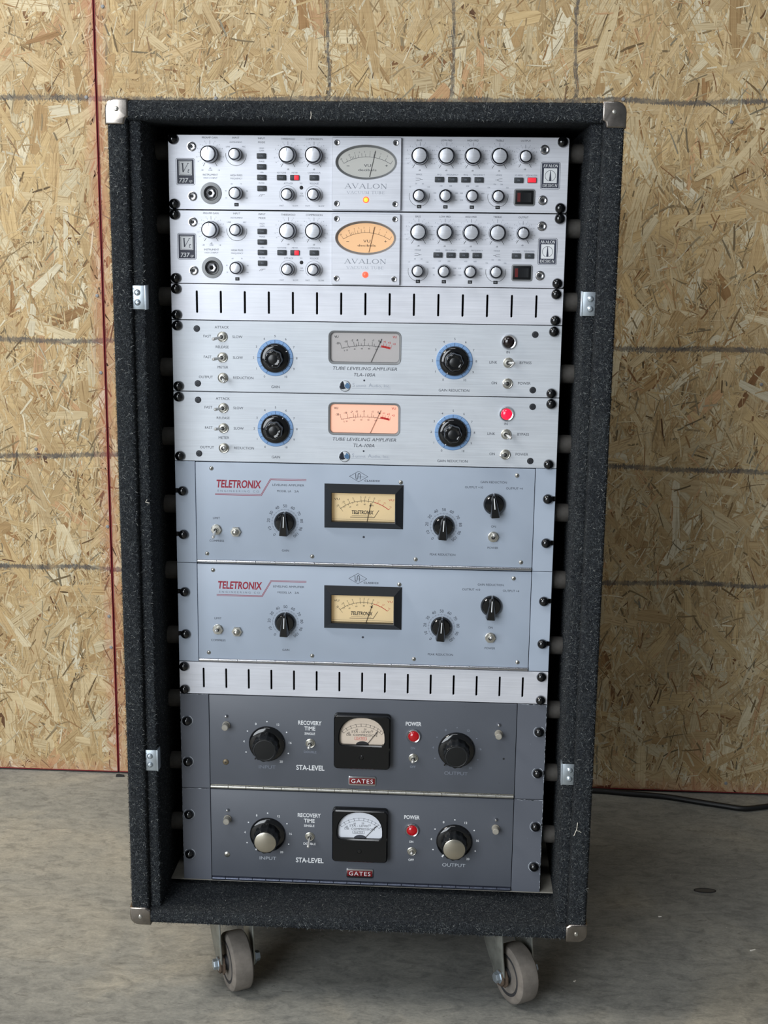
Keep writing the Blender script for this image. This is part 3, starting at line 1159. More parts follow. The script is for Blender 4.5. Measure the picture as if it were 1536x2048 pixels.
def needle(root, x0, z0, x1, z1, y, mat='ink_black', w=0.55, head=0.0):
    mb = MB()
    d = Vector((x1 - x0, 0, z1 - z0)).normalized()
    n = Vector((-d.z, 0, d.x))
    p, q = Vector((x0, 0, z0)), Vector((x1, 0, z1))
    pts = [p + n * w / 2, q + n * w / 2, q - n * w / 2, p - n * w / 2]
    mb.prism([(v.x, v.z) for v in pts], y, y + 0.4)
    if head:
        c = p.lerp(q, 0.86)
        h0, h1 = c - d * head * 1.4, c + d * head * 2.0
        pts = [h0, c + n * head, h1, c - n * head]
        mb.prism([(v.x, v.z) for v in pts], y - 0.1, y + 0.3)
    return obj('needle', mb, mat, root)


# ------------------------------------------------------------------ silver tube channel strips (2U)
def silver_knob(root, x, z, r, h, ang=0.0):
    def body():
        pr = [(r - 1.1, -h + 0.55), (r - 0.7, -h + 0.5), (r - 0.1, -h + 1.5), (r, -h + 2.5), (r * 1.02, -5), (r * 1.06, -3.2), (r * 1.06, -2.6), (r * 0.86, -2.5), (r * 0.86, 0)]
        return _mat(MB().lathe(pr, 36).mesh('knob'), 'knob_silver')

    def rim():
        pr = [(r - 1.35, -h + 0.4), (r - 0.75, -h + 0.35), (r + 0.08, -h + 1.5), (r + 0.08, -h + 2.6), (r - 0.6, -h + 2.6)]
        mb = MB().ring(pr, 36)
        mb.ring([(r * 0.88, -2.6), (r * 1.1, -2.5), (r * 1.1, -0.2), (r * 0.88, -0.2)], 36)
        return _mat(mb.mesh('knob_rim'), 'knob_rim')

    def cap():
        pr = [(0.05, -h - 0.5), (r * 0.5, -h - 0.35), (r - 1.5, -h), (r - 1.3, -h + 0.7)]
        return _mat(MB().lathe(pr, 36).mesh('knob_cap'), 'knob_silver')

    def mark():
        return _mat(MB().box(-0.4, 0.4, -h - 0.62, -h + 0.1, r * 0.45, r - 1.1).mesh('pointer_mark'), 'ink_white')

    k = obj('knob', cached(('skn', r, h), body), None, root, (x, 0, z), (0, math.radians(ang), 0))
    obj('knob_rim', cached(('skr', r, h), rim), None, k)
    obj('knob_cap', cached(('skc', r, h), cap), None, k)
    obj('pointer_mark', cached(('skm', r, h), mark), None, k)


def push_button(root, x, z, lit, legend, lets):
    def body():
        return _mat(MB().rbox(0, 0, 11.0, 6.4, 0.8, -2.4, 0, 0.6).mesh('push_button'), 'button_grey')
    b = obj('push_button', cached('pbtn', body), None, root, (x, 0, z))
    if lit:
        w = 5.6 if lit == 'half' else 10.0
        obj('lit_window', MB().rbox(5.2 - w / 2 if lit == 'half' else 0, 0, w, 5.6, 0.5, -2.75, -2.0, 0.3), 'button_lit', b)
    else:
        t = MB()
        text(t, legend, 0, 0, 2.0, y=-2.5)
        ink('button_legend', t, 'ink_soft', b)
    return b


def channel_strip(base_u, lit):
    if lit:
        lab = 'silver tube channel strip with glowing amber oval meter above the upper slotted vent panel'
    else:
        lab = 'silver tube channel strip with unlit grey oval meter, topmost unit in the rack'
    root = thing('tube_channel_strip', lab, 'channel strip', (0, 0, base_u * U + FLOOR), 'silver tube channel strips')
    H = 88.0
    obj('front_panel', plate([rrect(0, H / 2, 482.4, H - 0.4, 3.5)], 0, 3, 0.4), 'aluminium', root)
    chassis(root, 440, H)
    for x, z in ((-234.6, 82.6), (-234.6, 6.4), (233.0, 82.6), (233.0, 6.0)):
        rack_screw(root, x, z)
    for x, z in ((-212.3, 74.0), (-212.3, 15.6), (212.2, 73.6), (212.0, 15.0)):
        socket_screw(root, x, z)
    dark, soft, bl, wh = MB(), MB(), MB(), MB()
    big = [(-190, 65), (-95.2, 64.7), (-63.7, 64.7), (63.8, 65), (95.6, 65), (127.2, 65), (158.8, 65)]
    for i, (x, z) in enumerate(big):
        silver_knob(root, x, z, 9.4, 16.0, [0, 0, 3, 0, 2, 3, 2][i])
    silver_knob(root, 189.5, 65, 7.2, 15.0, 0)
    silver_knob(root, -158.4, 65, 7.0, 15.0, 18)
    silver_knob(root, -158.4, 19.6, 7.2, 15.0, 0)
    for i, x in enumerate((-95.4, -63.7)):
        silver_knob(root, x, 18.8, 7.0, 15.0, (78, 118)[i] if not lit else (-6, -10)[i])
    for x in (63.8, 95.5, 127.3, 158.3):
        silver_knob(root, x, 18.8, 7.2, 15.0, rnd.uniform(-8, 8))
    # dial markings
    for x, z in big + [(189.5, 65)]:
        r = 11.6 if (x, z) != (189.5, 65) else 9.6
        soft.ticks(x, z, r + 0.8, r + 3.2, [a for a in range(-140, 141, 20) if a], 0.22)
        dark.ticks(x, z, r + 0.4, r + 4.6, [0], 0.4)
        bl.ticks(x, z, r - 0.4, r + 4.4, [-148, 148], 0.55)
        for q, a in enumerate((-120, -100, -65, -45, -22, 22, 45, 65, 100, 120)):
            s_, c_ = math.sin(math.radians(a)), math.cos(math.radians(a))
            text(soft, str((16, 12, 8, 6, 3, 3, 6, 8, 12, 16)[q]), x + (r + 4.9) * s_, z + (r + 4.7) * c_, 1.35)
        text(dark, 'dB', x, z - r - 4.6, 1.7)
    for x in (63.8, 158.3):
        bl.arc(x, 18.8, 12.2, 75, 285, 0.4)
    bl.arc(-158.4, 64.5, 12.4, 80, 280, 0.45)
    for x in (-95.4, -63.7):
        dark.arc(x, 18.8, 10.4, -140, 140, 0.3)
    for x, nums in ((-158.4, '35 45 60 75 90 140'), (95.5, '70 100 150 200 300 450'), (127.3, '220 320 450 600 850 1k8')):
        for q, a in zip(nums.split(), (-112, -75, -25, 25, 75, 112)):
            text(soft, q, x + 13.4 * math.sin(math.radians(a)), 19 + 13 * math.cos(math.radians(a)), 1.6)
    for x, nums in ((63.8, '15 30 60 150'), (158.3, '10k 15k 20k 32k')):
        for q, a in zip(nums.split(), (-45, -15, 15, 45)):
            text(soft, q, x + 15.6 * math.sin(math.radians(a)), 19 + 14.6 * math.cos(math.radians(a)), 1.6)
    for x in (-158.4, 63.8, 95.5, 127.3, 158.3):
        obj('hertz_tag', cached('hz', lambda: _mat(MB().rbox(0, 0, 5.2, 4.0, 0.3, -0.35, 0.1, 0.1).mesh('hertz_tag'), 'ink_black')), None, root, (x, 0, 6.2))
        text(wh, 'Hz', x, 6.2, 1.7, y=-0.45)
    # captions
    for s_, x, z, h in (('PREAMP GAIN', -190, 84.6, 2.1), ('INPUT', -158.3, 84.6, 2.1), ('INPUT', -127.2, 84.2, 2.1), ('MODE', -127.2, 79.6, 2.1), ('THRESHOLD', -95.2, 83.8, 2.1), ('COMPRESSION', -63.5, 83.8, 2.1),
                        ('BASS', 62.8, 83.4, 2.1), ('LOW MID', 95.3, 83.5, 2.1), ('HIGH MID', 126.7, 83.6, 2.1), ('TREBLE', 158.5, 83.8, 2.1), ('OUTPUT', 189.6, 83.7, 2.1),
                        ('INSTRUMENT', -189.9, 41.2, 2.1), ('HIGH Z INPUT', -189.9, 37.4, 1.8), ('HIGH PASS', -158.2, 40.8, 2.1), ('FREQUENCY', -158.2, 37.1, 1.8), ('ATTACK', -94.8, 31.9, 2.0), ('RELEASE', -63.4, 32.0, 2.0)):
        text(dark if h > 2 else soft, s_, x, z, h)
    for s_, x, z in (('INSTRUMENT', -158.3, 79.5), ('LINE', -168.0, 74.2), ('MIC', -148.6, 74.2), ('HIGH', -127.2, 72.8), ('GAIN', -127.2, 69.9), ('PHASE', -127.3, 57.3), ('+48v', -127.3, 44.5), ('FILTER', -127.4, 32.0),
                     ('LINE', -189.8, 46.6), ('-28', -200, 46.6), ('+8', -179.5, 46.6), ('KEYTONE', -103.1, 44.4), ('METER', -87.1, 44.5), ('COMPRESSOR', -63.6, 44.6), ('VU', -79.6, 32.1), ('GR', -78.6, 20.2), ('MTR', -78.6, 17.2),
                     ('FAST', -103.2, 5.6), ('SLOW', -86.4, 5.6), ('FAST', -71.5, 5.6), ('SLOW', -54.7, 5.6), ('HI-Q', 87.4, 43.9), ('FREQUENCY', 103.3, 43.9), ('HI-Q', 119.1, 43.9), ('FREQUENCY', 134.9, 43.9), ('HINGE', 63.1, 43.8), ('HINGE', 158.9, 43.8), ('SC-MIDS', 182.4, 43.8), ('EQUALIZER', 198.2, 43.8)):
        text(soft, s_, x, z, 1.7)
    for x, s_ in ((63.2, 1), (159, -1)):
        dark.line([(x - 4 * s_, 39.6), (x, 39.4), (x + 2.5 * s_, 38.2), (x, 37.0), (x - 4 * s_, 36.8)], 0.35)
        dark.stroke((x + 2.5 * s_, 38.2), (x + 4.5 * s_, 38.2), 0.35)
    dark.line([(-131, 16.0), (-129, 18.4), (-123.5, 18.6)], 0.35)
    dark.line([(-128.5, 16.0), (-126.5, 18.2)], 0.35)
    # buttons
    red = (-87.1, 198.2) if not lit else (-87.1,)
    for x, z, s_ in ((-127.4, 63.6, 'ON'), (-127.4, 51.0, 'REV'), (-127.3, 38.5, 'ON'), (-127.2, 25.6, 'IN'), (-103.2, 38.6, 'PRE'), (-87.1, 38.6, ''), (-63.6, 38.7, 'IN'),
                     (87.5, 38.1, 'IN'), (103.3, 38.1, 'x10'), (119.1, 38.1, 'IN'), (134.9, 38.1, 'x10'), (182.4, 38.1, 'IN'), (198.2, 38.3, 'IN')):
        l_ = None
        if x in red:
            l_ = 'half' if x < 0 else 'full'
        push_button(root, x, z, l_, s_, None)
    bl.disc(-79, 27.0, 2.3)
    # instrument jack
    jr = obj('input_jack', MB().ring([(8.8, 0), (8.8, -1.6), (12.6, -1.4), (13.0, 0)], 36), 'jack_ring', root, (-189.4, 0, 19.4))
    obj('jack_socket', MB().lathe([(0.2, -0.2), (6.4, -0.2), (6.8, -2.2), (8.4, -2.4), (8.9, -0.6), (8.9, 0)], 32), 'black_plastic', jr)
    obj('jack_nut', MB().lathe([(2.4, -1.8), (2.6, -4.4), (4.6, -4.6), (5.6, -3.4), (5.6, 0)], 6), 'chrome', jr)
    obj('jack_hole', MB().lathe([(0.1, -4.55), (2.6, -4.55), (2.6, -3.0)], 14), 'void_black', jr)
    # name badges
    for x, z in ((-220.4, 44.6), (220.0, 43.8)):
        dark.rframe(x, z, 23.4, 31.8, 2.4, 0.5)
    b1 = ink('name_badge', MB().flat(rrect(-220.4, 44.6, 20.6, 29.0, 0.4), -0.12), 'navy', root)
    b2 = ink('name_badge', MB().flat(rrect(220.0, 43.8, 20.6, 29.0, 0.4), -0.12), 'navy', root)
    ink('badge_field', MB().flat(rrect(-220.4, 48.8, 16.0, 17.0, 0.3), -0.2), 'ink_white', b1)
    ink('badge_field', MB().flat(rrect(220.0, 43.8, 15.6, 17.0, 0.3), -0.2), 'ink_white', b2)
    bw, bw2 = MB(), MB()
    text(bw, '737', -222.6, 34.4, 5.0, 11.4, y=-0.2, shear=0.15, bold=0.03)
    text(bw, 'sp', -214.2, 33.8, 3.2, 4.0, y=-0.2, shear=0.25)
    serif(bw2, 'AVALON', 220, 55.2, 3.4, 18.0, y=-0.2, heavy=1.35)
    serif(bw2, 'DESIGN', 220, 32.3, 3.4, 18.0, y=-0.2, heavy=1.35)
    ink('badge_print', bw, 'ink_white', b1, stuff=True)
    ink('badge_print', bw2, 'ink_white', b2, stuff=True)
    nv, nv2 = MB(), MB()
    nv.rframe(-220.4, 48.8, 14.6, 15.6, 0.3, 0.4, y=-0.3)
    serif(nv, 'V', -221.6, 49.2, 10.5, 9.5, y=-0.3, shear=0.28, heavy=0.95)
    text(nv, 't', -216.4, 46.0, 5.6, 2.6, y=-0.3, shear=0.3)
    nv2.arc(220, 43.6, 6.2, -160, 160, 0.45, y=-0.3)
    nv2.flat([(219.75, 50.0), (218.6, 37.6), (221.4, 37.6), (220.25, 50.0)], -0.3)
    ink('badge_emblem', nv, 'navy', b1)
    ink('badge_emblem', nv2, 'navy', b2)
    # rocker switch
    rk = obj('rocker_switch', MB().rbox(0, 0, 25.4, 20.0, 3.0, -1.6, 0, 0.5), 'bezel_grey', root, (189.8, 0, 18.2))
    obj('switch_well', MB().rbox(0, 0, 22.4, 16.6, 1.0, -1.8, -1.0, 0.3), 'black_plastic', rk)
    rb = MB().loops([[(-8.2, -2.2, z_), (-4.6, -4.4, z_), (3, -2.4, z_), (8.2, -2.2, z_), (8.2, -1.5, z_), (-8.2, -1.5, z_)] for z_ in (-5.4, 5.4)])
    obj('rocker', rb, 'black_satin', rk)
    obj('rocker_edge', MB().box(-8.4, -4.8, -4.5, -2.0, -5.2, 5.2), 'rocker_red', rk)
    # raised meter plate
    mp = obj('meter_plate', plate([rrect(0, 43.6, 83.2, 84.6, 1.2), ellipse(-0.2, 57.2, 36.8, 20.0)], -5, 0, 0.5), 'aluminium', root)
    for x, z in ((-35.6, 79.6), (34.9, 79.8), (-35.6, 8.6), (34.9, 8.6)):
        s = obj('plate_screw', cached('socket', m_screw_socket), None, mp, (x, -4.2, z))
        s.scale = (0.72, 0.72, 0.72)
        d = obj('plate_screw_socket', cached('socketd', m_socket_dark), None, mp, (x, -4.4, z))
    bz = MB()
    o_, i_ = ellipse(-0.2, 57.2, 36.9, 20.1), ellipse(-0.2, 57.2, 34.2, 17.6)
    bz.loops([[(x, -4.6, z) for x, z in o_], [(x, -1.0, z) for x, z in i_]], False, False)
    obj('meter_bezel', bz, 'bezel_grey', mp)
    fc = obj('meter_face', MB().flat(ellipse(-0.2, 57.2, 34.6, 18.0), -0.9), 'face_amber' if lit else 'face_grey', mp)
    sc_ = MB()
    cxm, czm, R = 0.4, 10.0, 53.6
    sc_.arc(cxm, czm, R, -31.5, 32.0, 0.4, y=-1.0)
    for k, a in enumerate((-31.5, -26, -21, -19, -17, -14.5, -11, -6.5, -2, 3.5, 8.5, 16, 24, 32)):
        lng = 4.6 if k in (0, 2, 5, 7, 9, 10, 13) else 3.4
        sc_.ticks(cxm, czm, R, R + lng, [a], 0.32, y=-1.0)
    for s_, a in (('20', -31.5), ('10', -21), ('7', -14.5), ('5', -9), ('3', -3), ('1', 3.5), ('0', 9), ('1', 16), ('2', 24)):
        text(sc_, s_, cxm + (R + 6.2) * math.sin(math.radians(a)), czm + (R + 6.0) * math.cos(math.radians(a)), 1.7, y=-1.0, rot=a)
    text(sc_, 'VU', 0.9, 53.6, 3.2, 8.6, y=-1.0)
    text(sc_, 'decibels', 0.7, 48.4, 2.6, 22, y=-1.0)
    text(sc_, '-', -22.4, 53.6, 4.0, 3.4, y=-1.0)
    text(sc_, '+', 23.8, 53.4, 3.4, 3.4, y=-1.0)
    ink('scale_print', sc_, 'ink_black' if lit else 'ink', fc)
    needle(fc, 3.5, 40.3, 10.6, 70.8, -1.7, w=0.45)
    pp, pf = MB(), MB()
    serif(pp, 'AVALON', -0.2, 29.4, 5.6, 52.0, y=-5.1, heavy=0.85)
    serif(pf, 'VACUUM TUBE', -0.5, 21.8, 3.2, 46.0, y=-5.1, heavy=0.8)
    ink('plate_print', pp, 'ink_soft', mp)
    ink('plate_print', pf, 'ink_faint', mp)
    led = obj('indicator_led', MB().ring([(2.6, -5), (2.7, -5.6), (3.7, -5.5), (3.9, -5)], 24), 'led_orange', mp, (-0.3, 0, 13.4))
    obj('led_lens', MB().lathe([(0.1, -6.4), (1.6, -6.1), (2.7, -5.2), (2.7, -4.8)], 20), 'led_orange' if lit else 'led_amber', led)
    ink('caption_print', dark, 'ink', root)
    ink('dial_print', soft, 'ink_soft', root)
    ink('mark_print', bl, 'ink_black', root)
    ink('tag_print', wh, 'ink_grey', root)


channel_strip(20, False)
channel_strip(18, True)


# ------------------------------------------------------------------ slotted vent panels (1U)
def vent_panel(base_u, lab):
    root = thing('vent_panel', lab, 'vent panel', (0, 0, base_u * U + FLOOR), 'slotted aluminium vent panels')
    H = 44.0
    holes = [rrect(-209.2 + 29.86 * i, 22.2, 2.4, 27.2, 1.19) for i in range(15)]
    obj('front_panel', plate([rrect(0, H / 2, 482.4, H - 0.4, 0.8)] + holes, 0, 2.5, 0.25), 'aluminium', root)
    for x, z in ((-234.6, 37.6), (-234.6, 6.0), (232.4, 37.4), (232.4, 5.8)):
        rack_screw(root, x, z)


vent_panel(17, 'brushed aluminium slotted vent panel between the silver channel strips and the blue-dial amplifiers')
vent_panel(6, 'brushed aluminium slotted vent panel between the pale blue compressors and the slate grey compressors')


# ------------------------------------------------------------------ tube levelling amplifiers with blue dials (2U)
def blue_dial_knob(root, x, z, name_ang):
    d = obj('dial', cached('bdial', lambda: _mat(MB().lathe([(17.5, -1.3), (22.0, -1.2), (22.6, -0.6), (22.6, 0)], 48).mesh('dial'), 'dial_blue')), None, root, (x, 0, z))

    def body():
        mb = MB().lathe([(12.5, -6.5), (15.5, -6.2), (17.6, -4.6), (18.4, -2.6), (18.4, -0.8)], 48)
        return _mat(mb.mesh('knob'), 'black_gloss')

    def grip():
        mb = MB().lathe([(7.0, -20.6), (8.6, -21.0), (9.6, -20.6), (10.4, -19.6), (11.2, -10), (12.0, -6.0)], 56, lobes=7, amp=0.055, lobe_from=-6.5)
        return _mat(mb.mesh('knob_grip'), 'black_gloss')

    def top():
        mb = MB().lathe([(0.1, -20.9), (5.0, -20.9), (6.6, -20.2), (7.1, -20.6), (7.2, -19)], 36)
        return _mat(mb.mesh('knob_top'), 'black_plastic')
    k = obj('knob', cached('bk1', body), None, root, (x, 0, z), (0, math.radians(name_ang), 0))
    obj('knob_grip', cached('bk2', grip), None, k)
    obj('knob_top', cached('bk3', top), None, k)
    obj('pointer_mark', cached('bk4', lambda: _mat(MB().box(-0.35, 0.35, -5.6, -4.4, 14.2, 18.2).mesh('pointer_mark'), 'ink_white')), None, k)
    t = MB()
    t.ticks(0, 0, 18.6, 22.2, [-150 + 30 * i for i in range(11)], 0.4, y=-1.4)
    t.ticks(0, 0, 18.6, 20.4, [-135 + 30 * i for i in range(10)], 0.25, y=-1.4)
    ink('dial_print', t, 'navy', d)


def levelling_amp(base_u, lit):
    if lit:
        lab = 'aluminium tube levelling amplifier with blue dials, glowing orange meter and red lamp lit'
    else:
        lab = 'aluminium tube levelling amplifier with blue dials, grey unlit meter and dark lamp'
    root = thing('tube_levelling_amplifier', lab, 'amplifier', (0, 0, base_u * U + FLOOR), 'blue-dial levelling amplifiers')
    H = 88.4
    obj('front_panel', plate([rrect(0, H / 2, 482.4, H - 0.4, 0.8), rrect(-0.5, 57.7, 88.4, 39.2, 5.5)], 0, 3, 0.4), 'aluminium_satin', root)
    chassis(root, 440, H)
    for x, z in ((-234.4, 81.6), (-234.2, 6.4), (231.4, 81.2), (231.0, 5.4)):
        rack_screw(root, x, z)
    for x, z in ((-210.0, 78.0), (-209.9, 9.8), (208.8, 77.2), (208.2, 9.0)):
        black_screw(root, x, z)
    t = MB()
    for s_, x, z in (('ATTACK', -178.6, 80.2), ('FAST', -197.0, 68.9), ('SLOW', -159.2, 68.7), ('RELEASE', -178.4, 55.8), ('FAST', -197.0, 43.1), ('SLOW', -158.9, 42.9), ('METER', -177.9, 30.6),
                     ('OUTPUT', -199.6, 18.0), ('REDUCTION', -152.4, 17.8), ('GAIN', -112.0, 7.2), ('GAIN REDUCTION', 110.9, 6.9), ('IN', 176.4, 55.2), ('LINK', 158.6, 42.5), ('BYPASS', 198.2, 42.6), ('ON', 160.4, 17.0), ('POWER', 197.5, 17.2)):
        text(t, s_, x, z, 3.1, y=-0.1)
    for x in (-112.2, 110.6):
        for i in range(11):
            a = -150 + 30 * i
            text(t, str(i), x + 27.0 * math.sin(math.radians(a)), 43.3 + 27.0 * math.cos(math.radians(a)), 2.7)
    word(root, 'ink', 'TUBE LEVELING AMPLIFIER', 0, 31.9, 3.9, 80, shear=0.22)
    word(root, 'ink', 'TLA-100A', -0.5, 24.3, 4.1, 26.5, shear=0.22)
    t.disc(-0.8, 17.2, 1.2)
    ink('caption_print', t, 'ink', root)
    s = MB()
    text(s, 'S', -14.0, 11.4, 4.6)
    text(s, 'ummit', -4.6, 10.6, 3.3, 12.6)
    text(s, 'A', 7.0, 11.4, 4.6)
    text(s, 'udio, Inc.', 20.6, 10.8, 3.4, 22.0)
    s.stroke((-16.1, 7.2), (32.5, 7.2), 0.35)
    ink('maker_print', s, 'ink_faint', root)
    lg = obj('maker_emblem', MB().lathe([(0.1, -0.9), (6.4, -0.9), (7.0, -0.8), (7.2, 0)], 32), 'logo_white', root, (-24.9, 0, 10.0))
    ink('emblem_ring', MB().arc(0, 0, 6.6, 0, 360, 0.5, y=-1.05), 'logo_dark', lg)
    a = MB().flat([(-6.3, -1.4), (-5.6, 2.6), (-3.6, 5.2), (-2.2, 5.8), (-0.9, 2.4), (-0.4, -1.2), (1.4, -2.8), (-2.0, -4.2), (-4.8, -4.0)], -1.0)
    ink('emblem_print', a, 'logo_dark', lg)
    a = MB().flat([(-0.2, 1.6), (1.4, 2.2), (2.2, 4.4), (4.6, 3.6), (6.2, 0.6), (6.0, -2.0), (4.2, -3.6), (1.8, -2.6), (0.0, -1.0)], -1.0)
    ink('emblem_print', a, 'logo_blue', lg)
    blue_dial_knob(root, -112.2, 43.3, 60 if not lit else 35)
    blue_dial_knob(root, 110.6, 43.2, -150)
    if not lit:
        tg = ((-178.0, 68.5, (-9, -2)), (-178.2, 42.8, (-9, -1)), (-178.1, 17.4, (4.5, -3.5)), (177.0, 42.3, (6.5, 1)), (176.8, 16.7, (-5.5, 1.5)))
    else:
        tg = ((-178.0, 68.5, (-8, 0)), (-178.2, 42.8, (-8, 1)), (-178.1, 17.4, (3.5, 3)), (177.0, 42.3, (5.5, -2.5)), (176.8, 16.7, (-6.5, 1)))
    for x, z, tp in tg:
        toggle(root, x, z, tp)
    pilot_lamp(root, 176.7, 67.8, 'lamp_red_bright' if lit else 'lamp_dark')
    # meter in its window
    bz = MB()
    rings = [[(x, y, z) for x, z in rrect(-0.5, 57.7, w, h, r)] for w, h, r, y in ((90.6, 41.4, 6.6, -0.1), (89.6, 40.4, 6.2, -0.6), (86.0, 36.8, 5.0, 0.4), (84.6, 35.4, 4.4, 3.6))]
    bz.loops(rings, False, False)
    b = obj('meter_bezel', bz, 'bezel_grey', root)
    fc = obj('meter_face', MB().box(-44, 43, 3.4, 4.4, 39, 76.6), 'face_orange' if lit else 'face_pinkgrey', root)
    k, rd = MB(), MB()
    cx, cz, R = 0.6, -66.0, 126.0
    y = 3.3
    k.arc(cx, cz, R, -13.8, 8.6, 0.45, y=y)
    rd.arc(cx, cz, R + 0.9, 8.6, 13.9, 2.6, y=y)
    for a, lng in ((-13.8, 7), (-10.0, 5.5), (-6.6, 5.5), (-5.4, 3), (-4.2, 5), (-2.6, 3), (-0.7, 5.5), (1.4, 3), (3.6, 5.5), (4.7, 3)):
        k.ticks(cx, cz, R, R + lng, [a], 0.4, y=y)
    for a in (9.8, 11.2, 12.8, 14.2):
        rd.ticks(cx, cz, R, R + 5.0, [a], 0.35, y=y)
    for a in (-12.6, -9.2, -5.6, -1.6, 2.2, 5.6):
        k.ticks(cx, cz, R - 1.6, R, [a], 0.3, y=y)
    for s_, a in (('-20', -15.2), ('-10', -10.8), ('-7', -7.4), ('-5', -4.7), ('-3', -0.9), ('-1', 3.8), ('0', 7.0)):
        text(k, s_, cx + (R + 7.6) * math.sin(math.radians(a)), cz + (R + 7.2) * math.cos(math.radians(a)), 2.3, y=y, bold=0.03)
    for s_, a in (('+1', 10.0), ('+2', 12.6), ('+3', 15.2)):
        text(rd, s_, cx + (R + 7.6) * math.sin(math.radians(a)), cz + (R + 7.2) * math.cos(math.radians(a)), 2.3, y=y, bold=0.03)
    for s_, a in (('0', -12.6), ('20', -11.0), ('40', -6.6), ('60', -2.3), ('80', 1.9), ('100', 6.2)):
        text(k, s_, cx + (R - 3.9) * math.sin(math.radians(a)), cz + (R - 3.6) * math.cos(math.radians(a)), 1.7, y=y)
    text(k, 'VU', -36.2, 70.6, 2.7, y=y, bold=0.02)
    text(rd, 'VU', 36.2, 71.2, 2.7, y=y, bold=0.02)
    ink('scale_print', k, 'ink_black', fc)
    ink('scale_print', rd, 'ink_scale_red', fc)
    needle(fc, 7.2, 40.0, 20.3, 68.8, 2.2, w=0.5, head=1.0)
    g = MB().flat(rrect(-0.5, 57.7, 87.0, 38.0, 5.0), 0.9)
    obj('meter_glass', g, 'meter_glass', root)


levelling_amp(15, False)
levelling_amp(13, True)


# ------------------------------------------------------------------ ears with screw slots
def ear(root, sx, x_in, h, mat, slots):
    xo, xi = sx * 241.2, sx * x_in
    outl = [(xi, 0.3), (xo, 0.3)]
    for z, xs in slots:
        xc = sx * xs
        outl += [(xo, z - 3.2), (xc, z - 3.2)]
        outl += [(xc - sx * 3.2 * math.cos(math.radians(a)), z + 3.2 * math.sin(math.radians(a))) for a in (-60, -30, 0, 30, 60)]
        outl += [(xc, z + 3.2), (xo, z + 3.2)]
    outl += [(xo, h - 0.3), (xi, h - 0.3)]
    obj('rack_ear', plate([outl], 0, 3, 0.35), mat, root)
    obj('slot_shadow_strip', MB().box(min(sx * 226, sx * 240.8), max(sx * 226, sx * 240.8), 3.05, 3.3, 2, h - 2), 'void_black', root)


# ------------------------------------------------------------------ pale blue optical compressors (3U)
def pointer_knob(root, x, z, ang):
    def skirt():
        mb = MB().lathe([(9.0, -6.2), (11.0, -6.0), (13.2, -4.0), (14.0, -1.6), (14.0, 0)], 40)
        return _mat(mb.mesh('knob'), 'black_gloss')

    def bar():
        # chicken-head bar: broad tail, pointed nose
        def sec(y, s):
            return [(-5.9 * s, y, -14.6), (5.9 * s, y, -14.6), (5.2 * s, y, -6), (4.6 * s, y, 0), (3.2 * s, y, 8), (0.9 * s, y, 14.4), (-0.9 * s, y, 14.4), (-3.2 * s, y, 8), (-4.6 * s, y, 0), (-5.2 * s, y, -6)]
        mb = MB().loops([sec(-16.5, 0.72), sec(-15.6, 0.86), sec(-4, 1.12), sec(-1, 1.15)])
        return _mat(mb.mesh('pointer_bar'), 'black_gloss')
    k = obj('knob', cached('pk1', skirt), None, root, (x, 0, z), (0, math.radians(ang), 0))
    obj('pointer_bar', cached('pk2', bar), None, k)
    obj('pointer_mark', cached('pk3', lambda: _mat(MB().box(-0.55, 0.55, -16.9, -16.3, -3.5, 10.5).add([(-0.5, -16.9, 10.5), (0.5, -16.9, 10.5), (0.6, -3.5, 14.7), (-0.6, -3.5, 14.7)], [(0, 1, 2, 3)]).mesh('pointer_mark'), 'ink_white')), None, k)


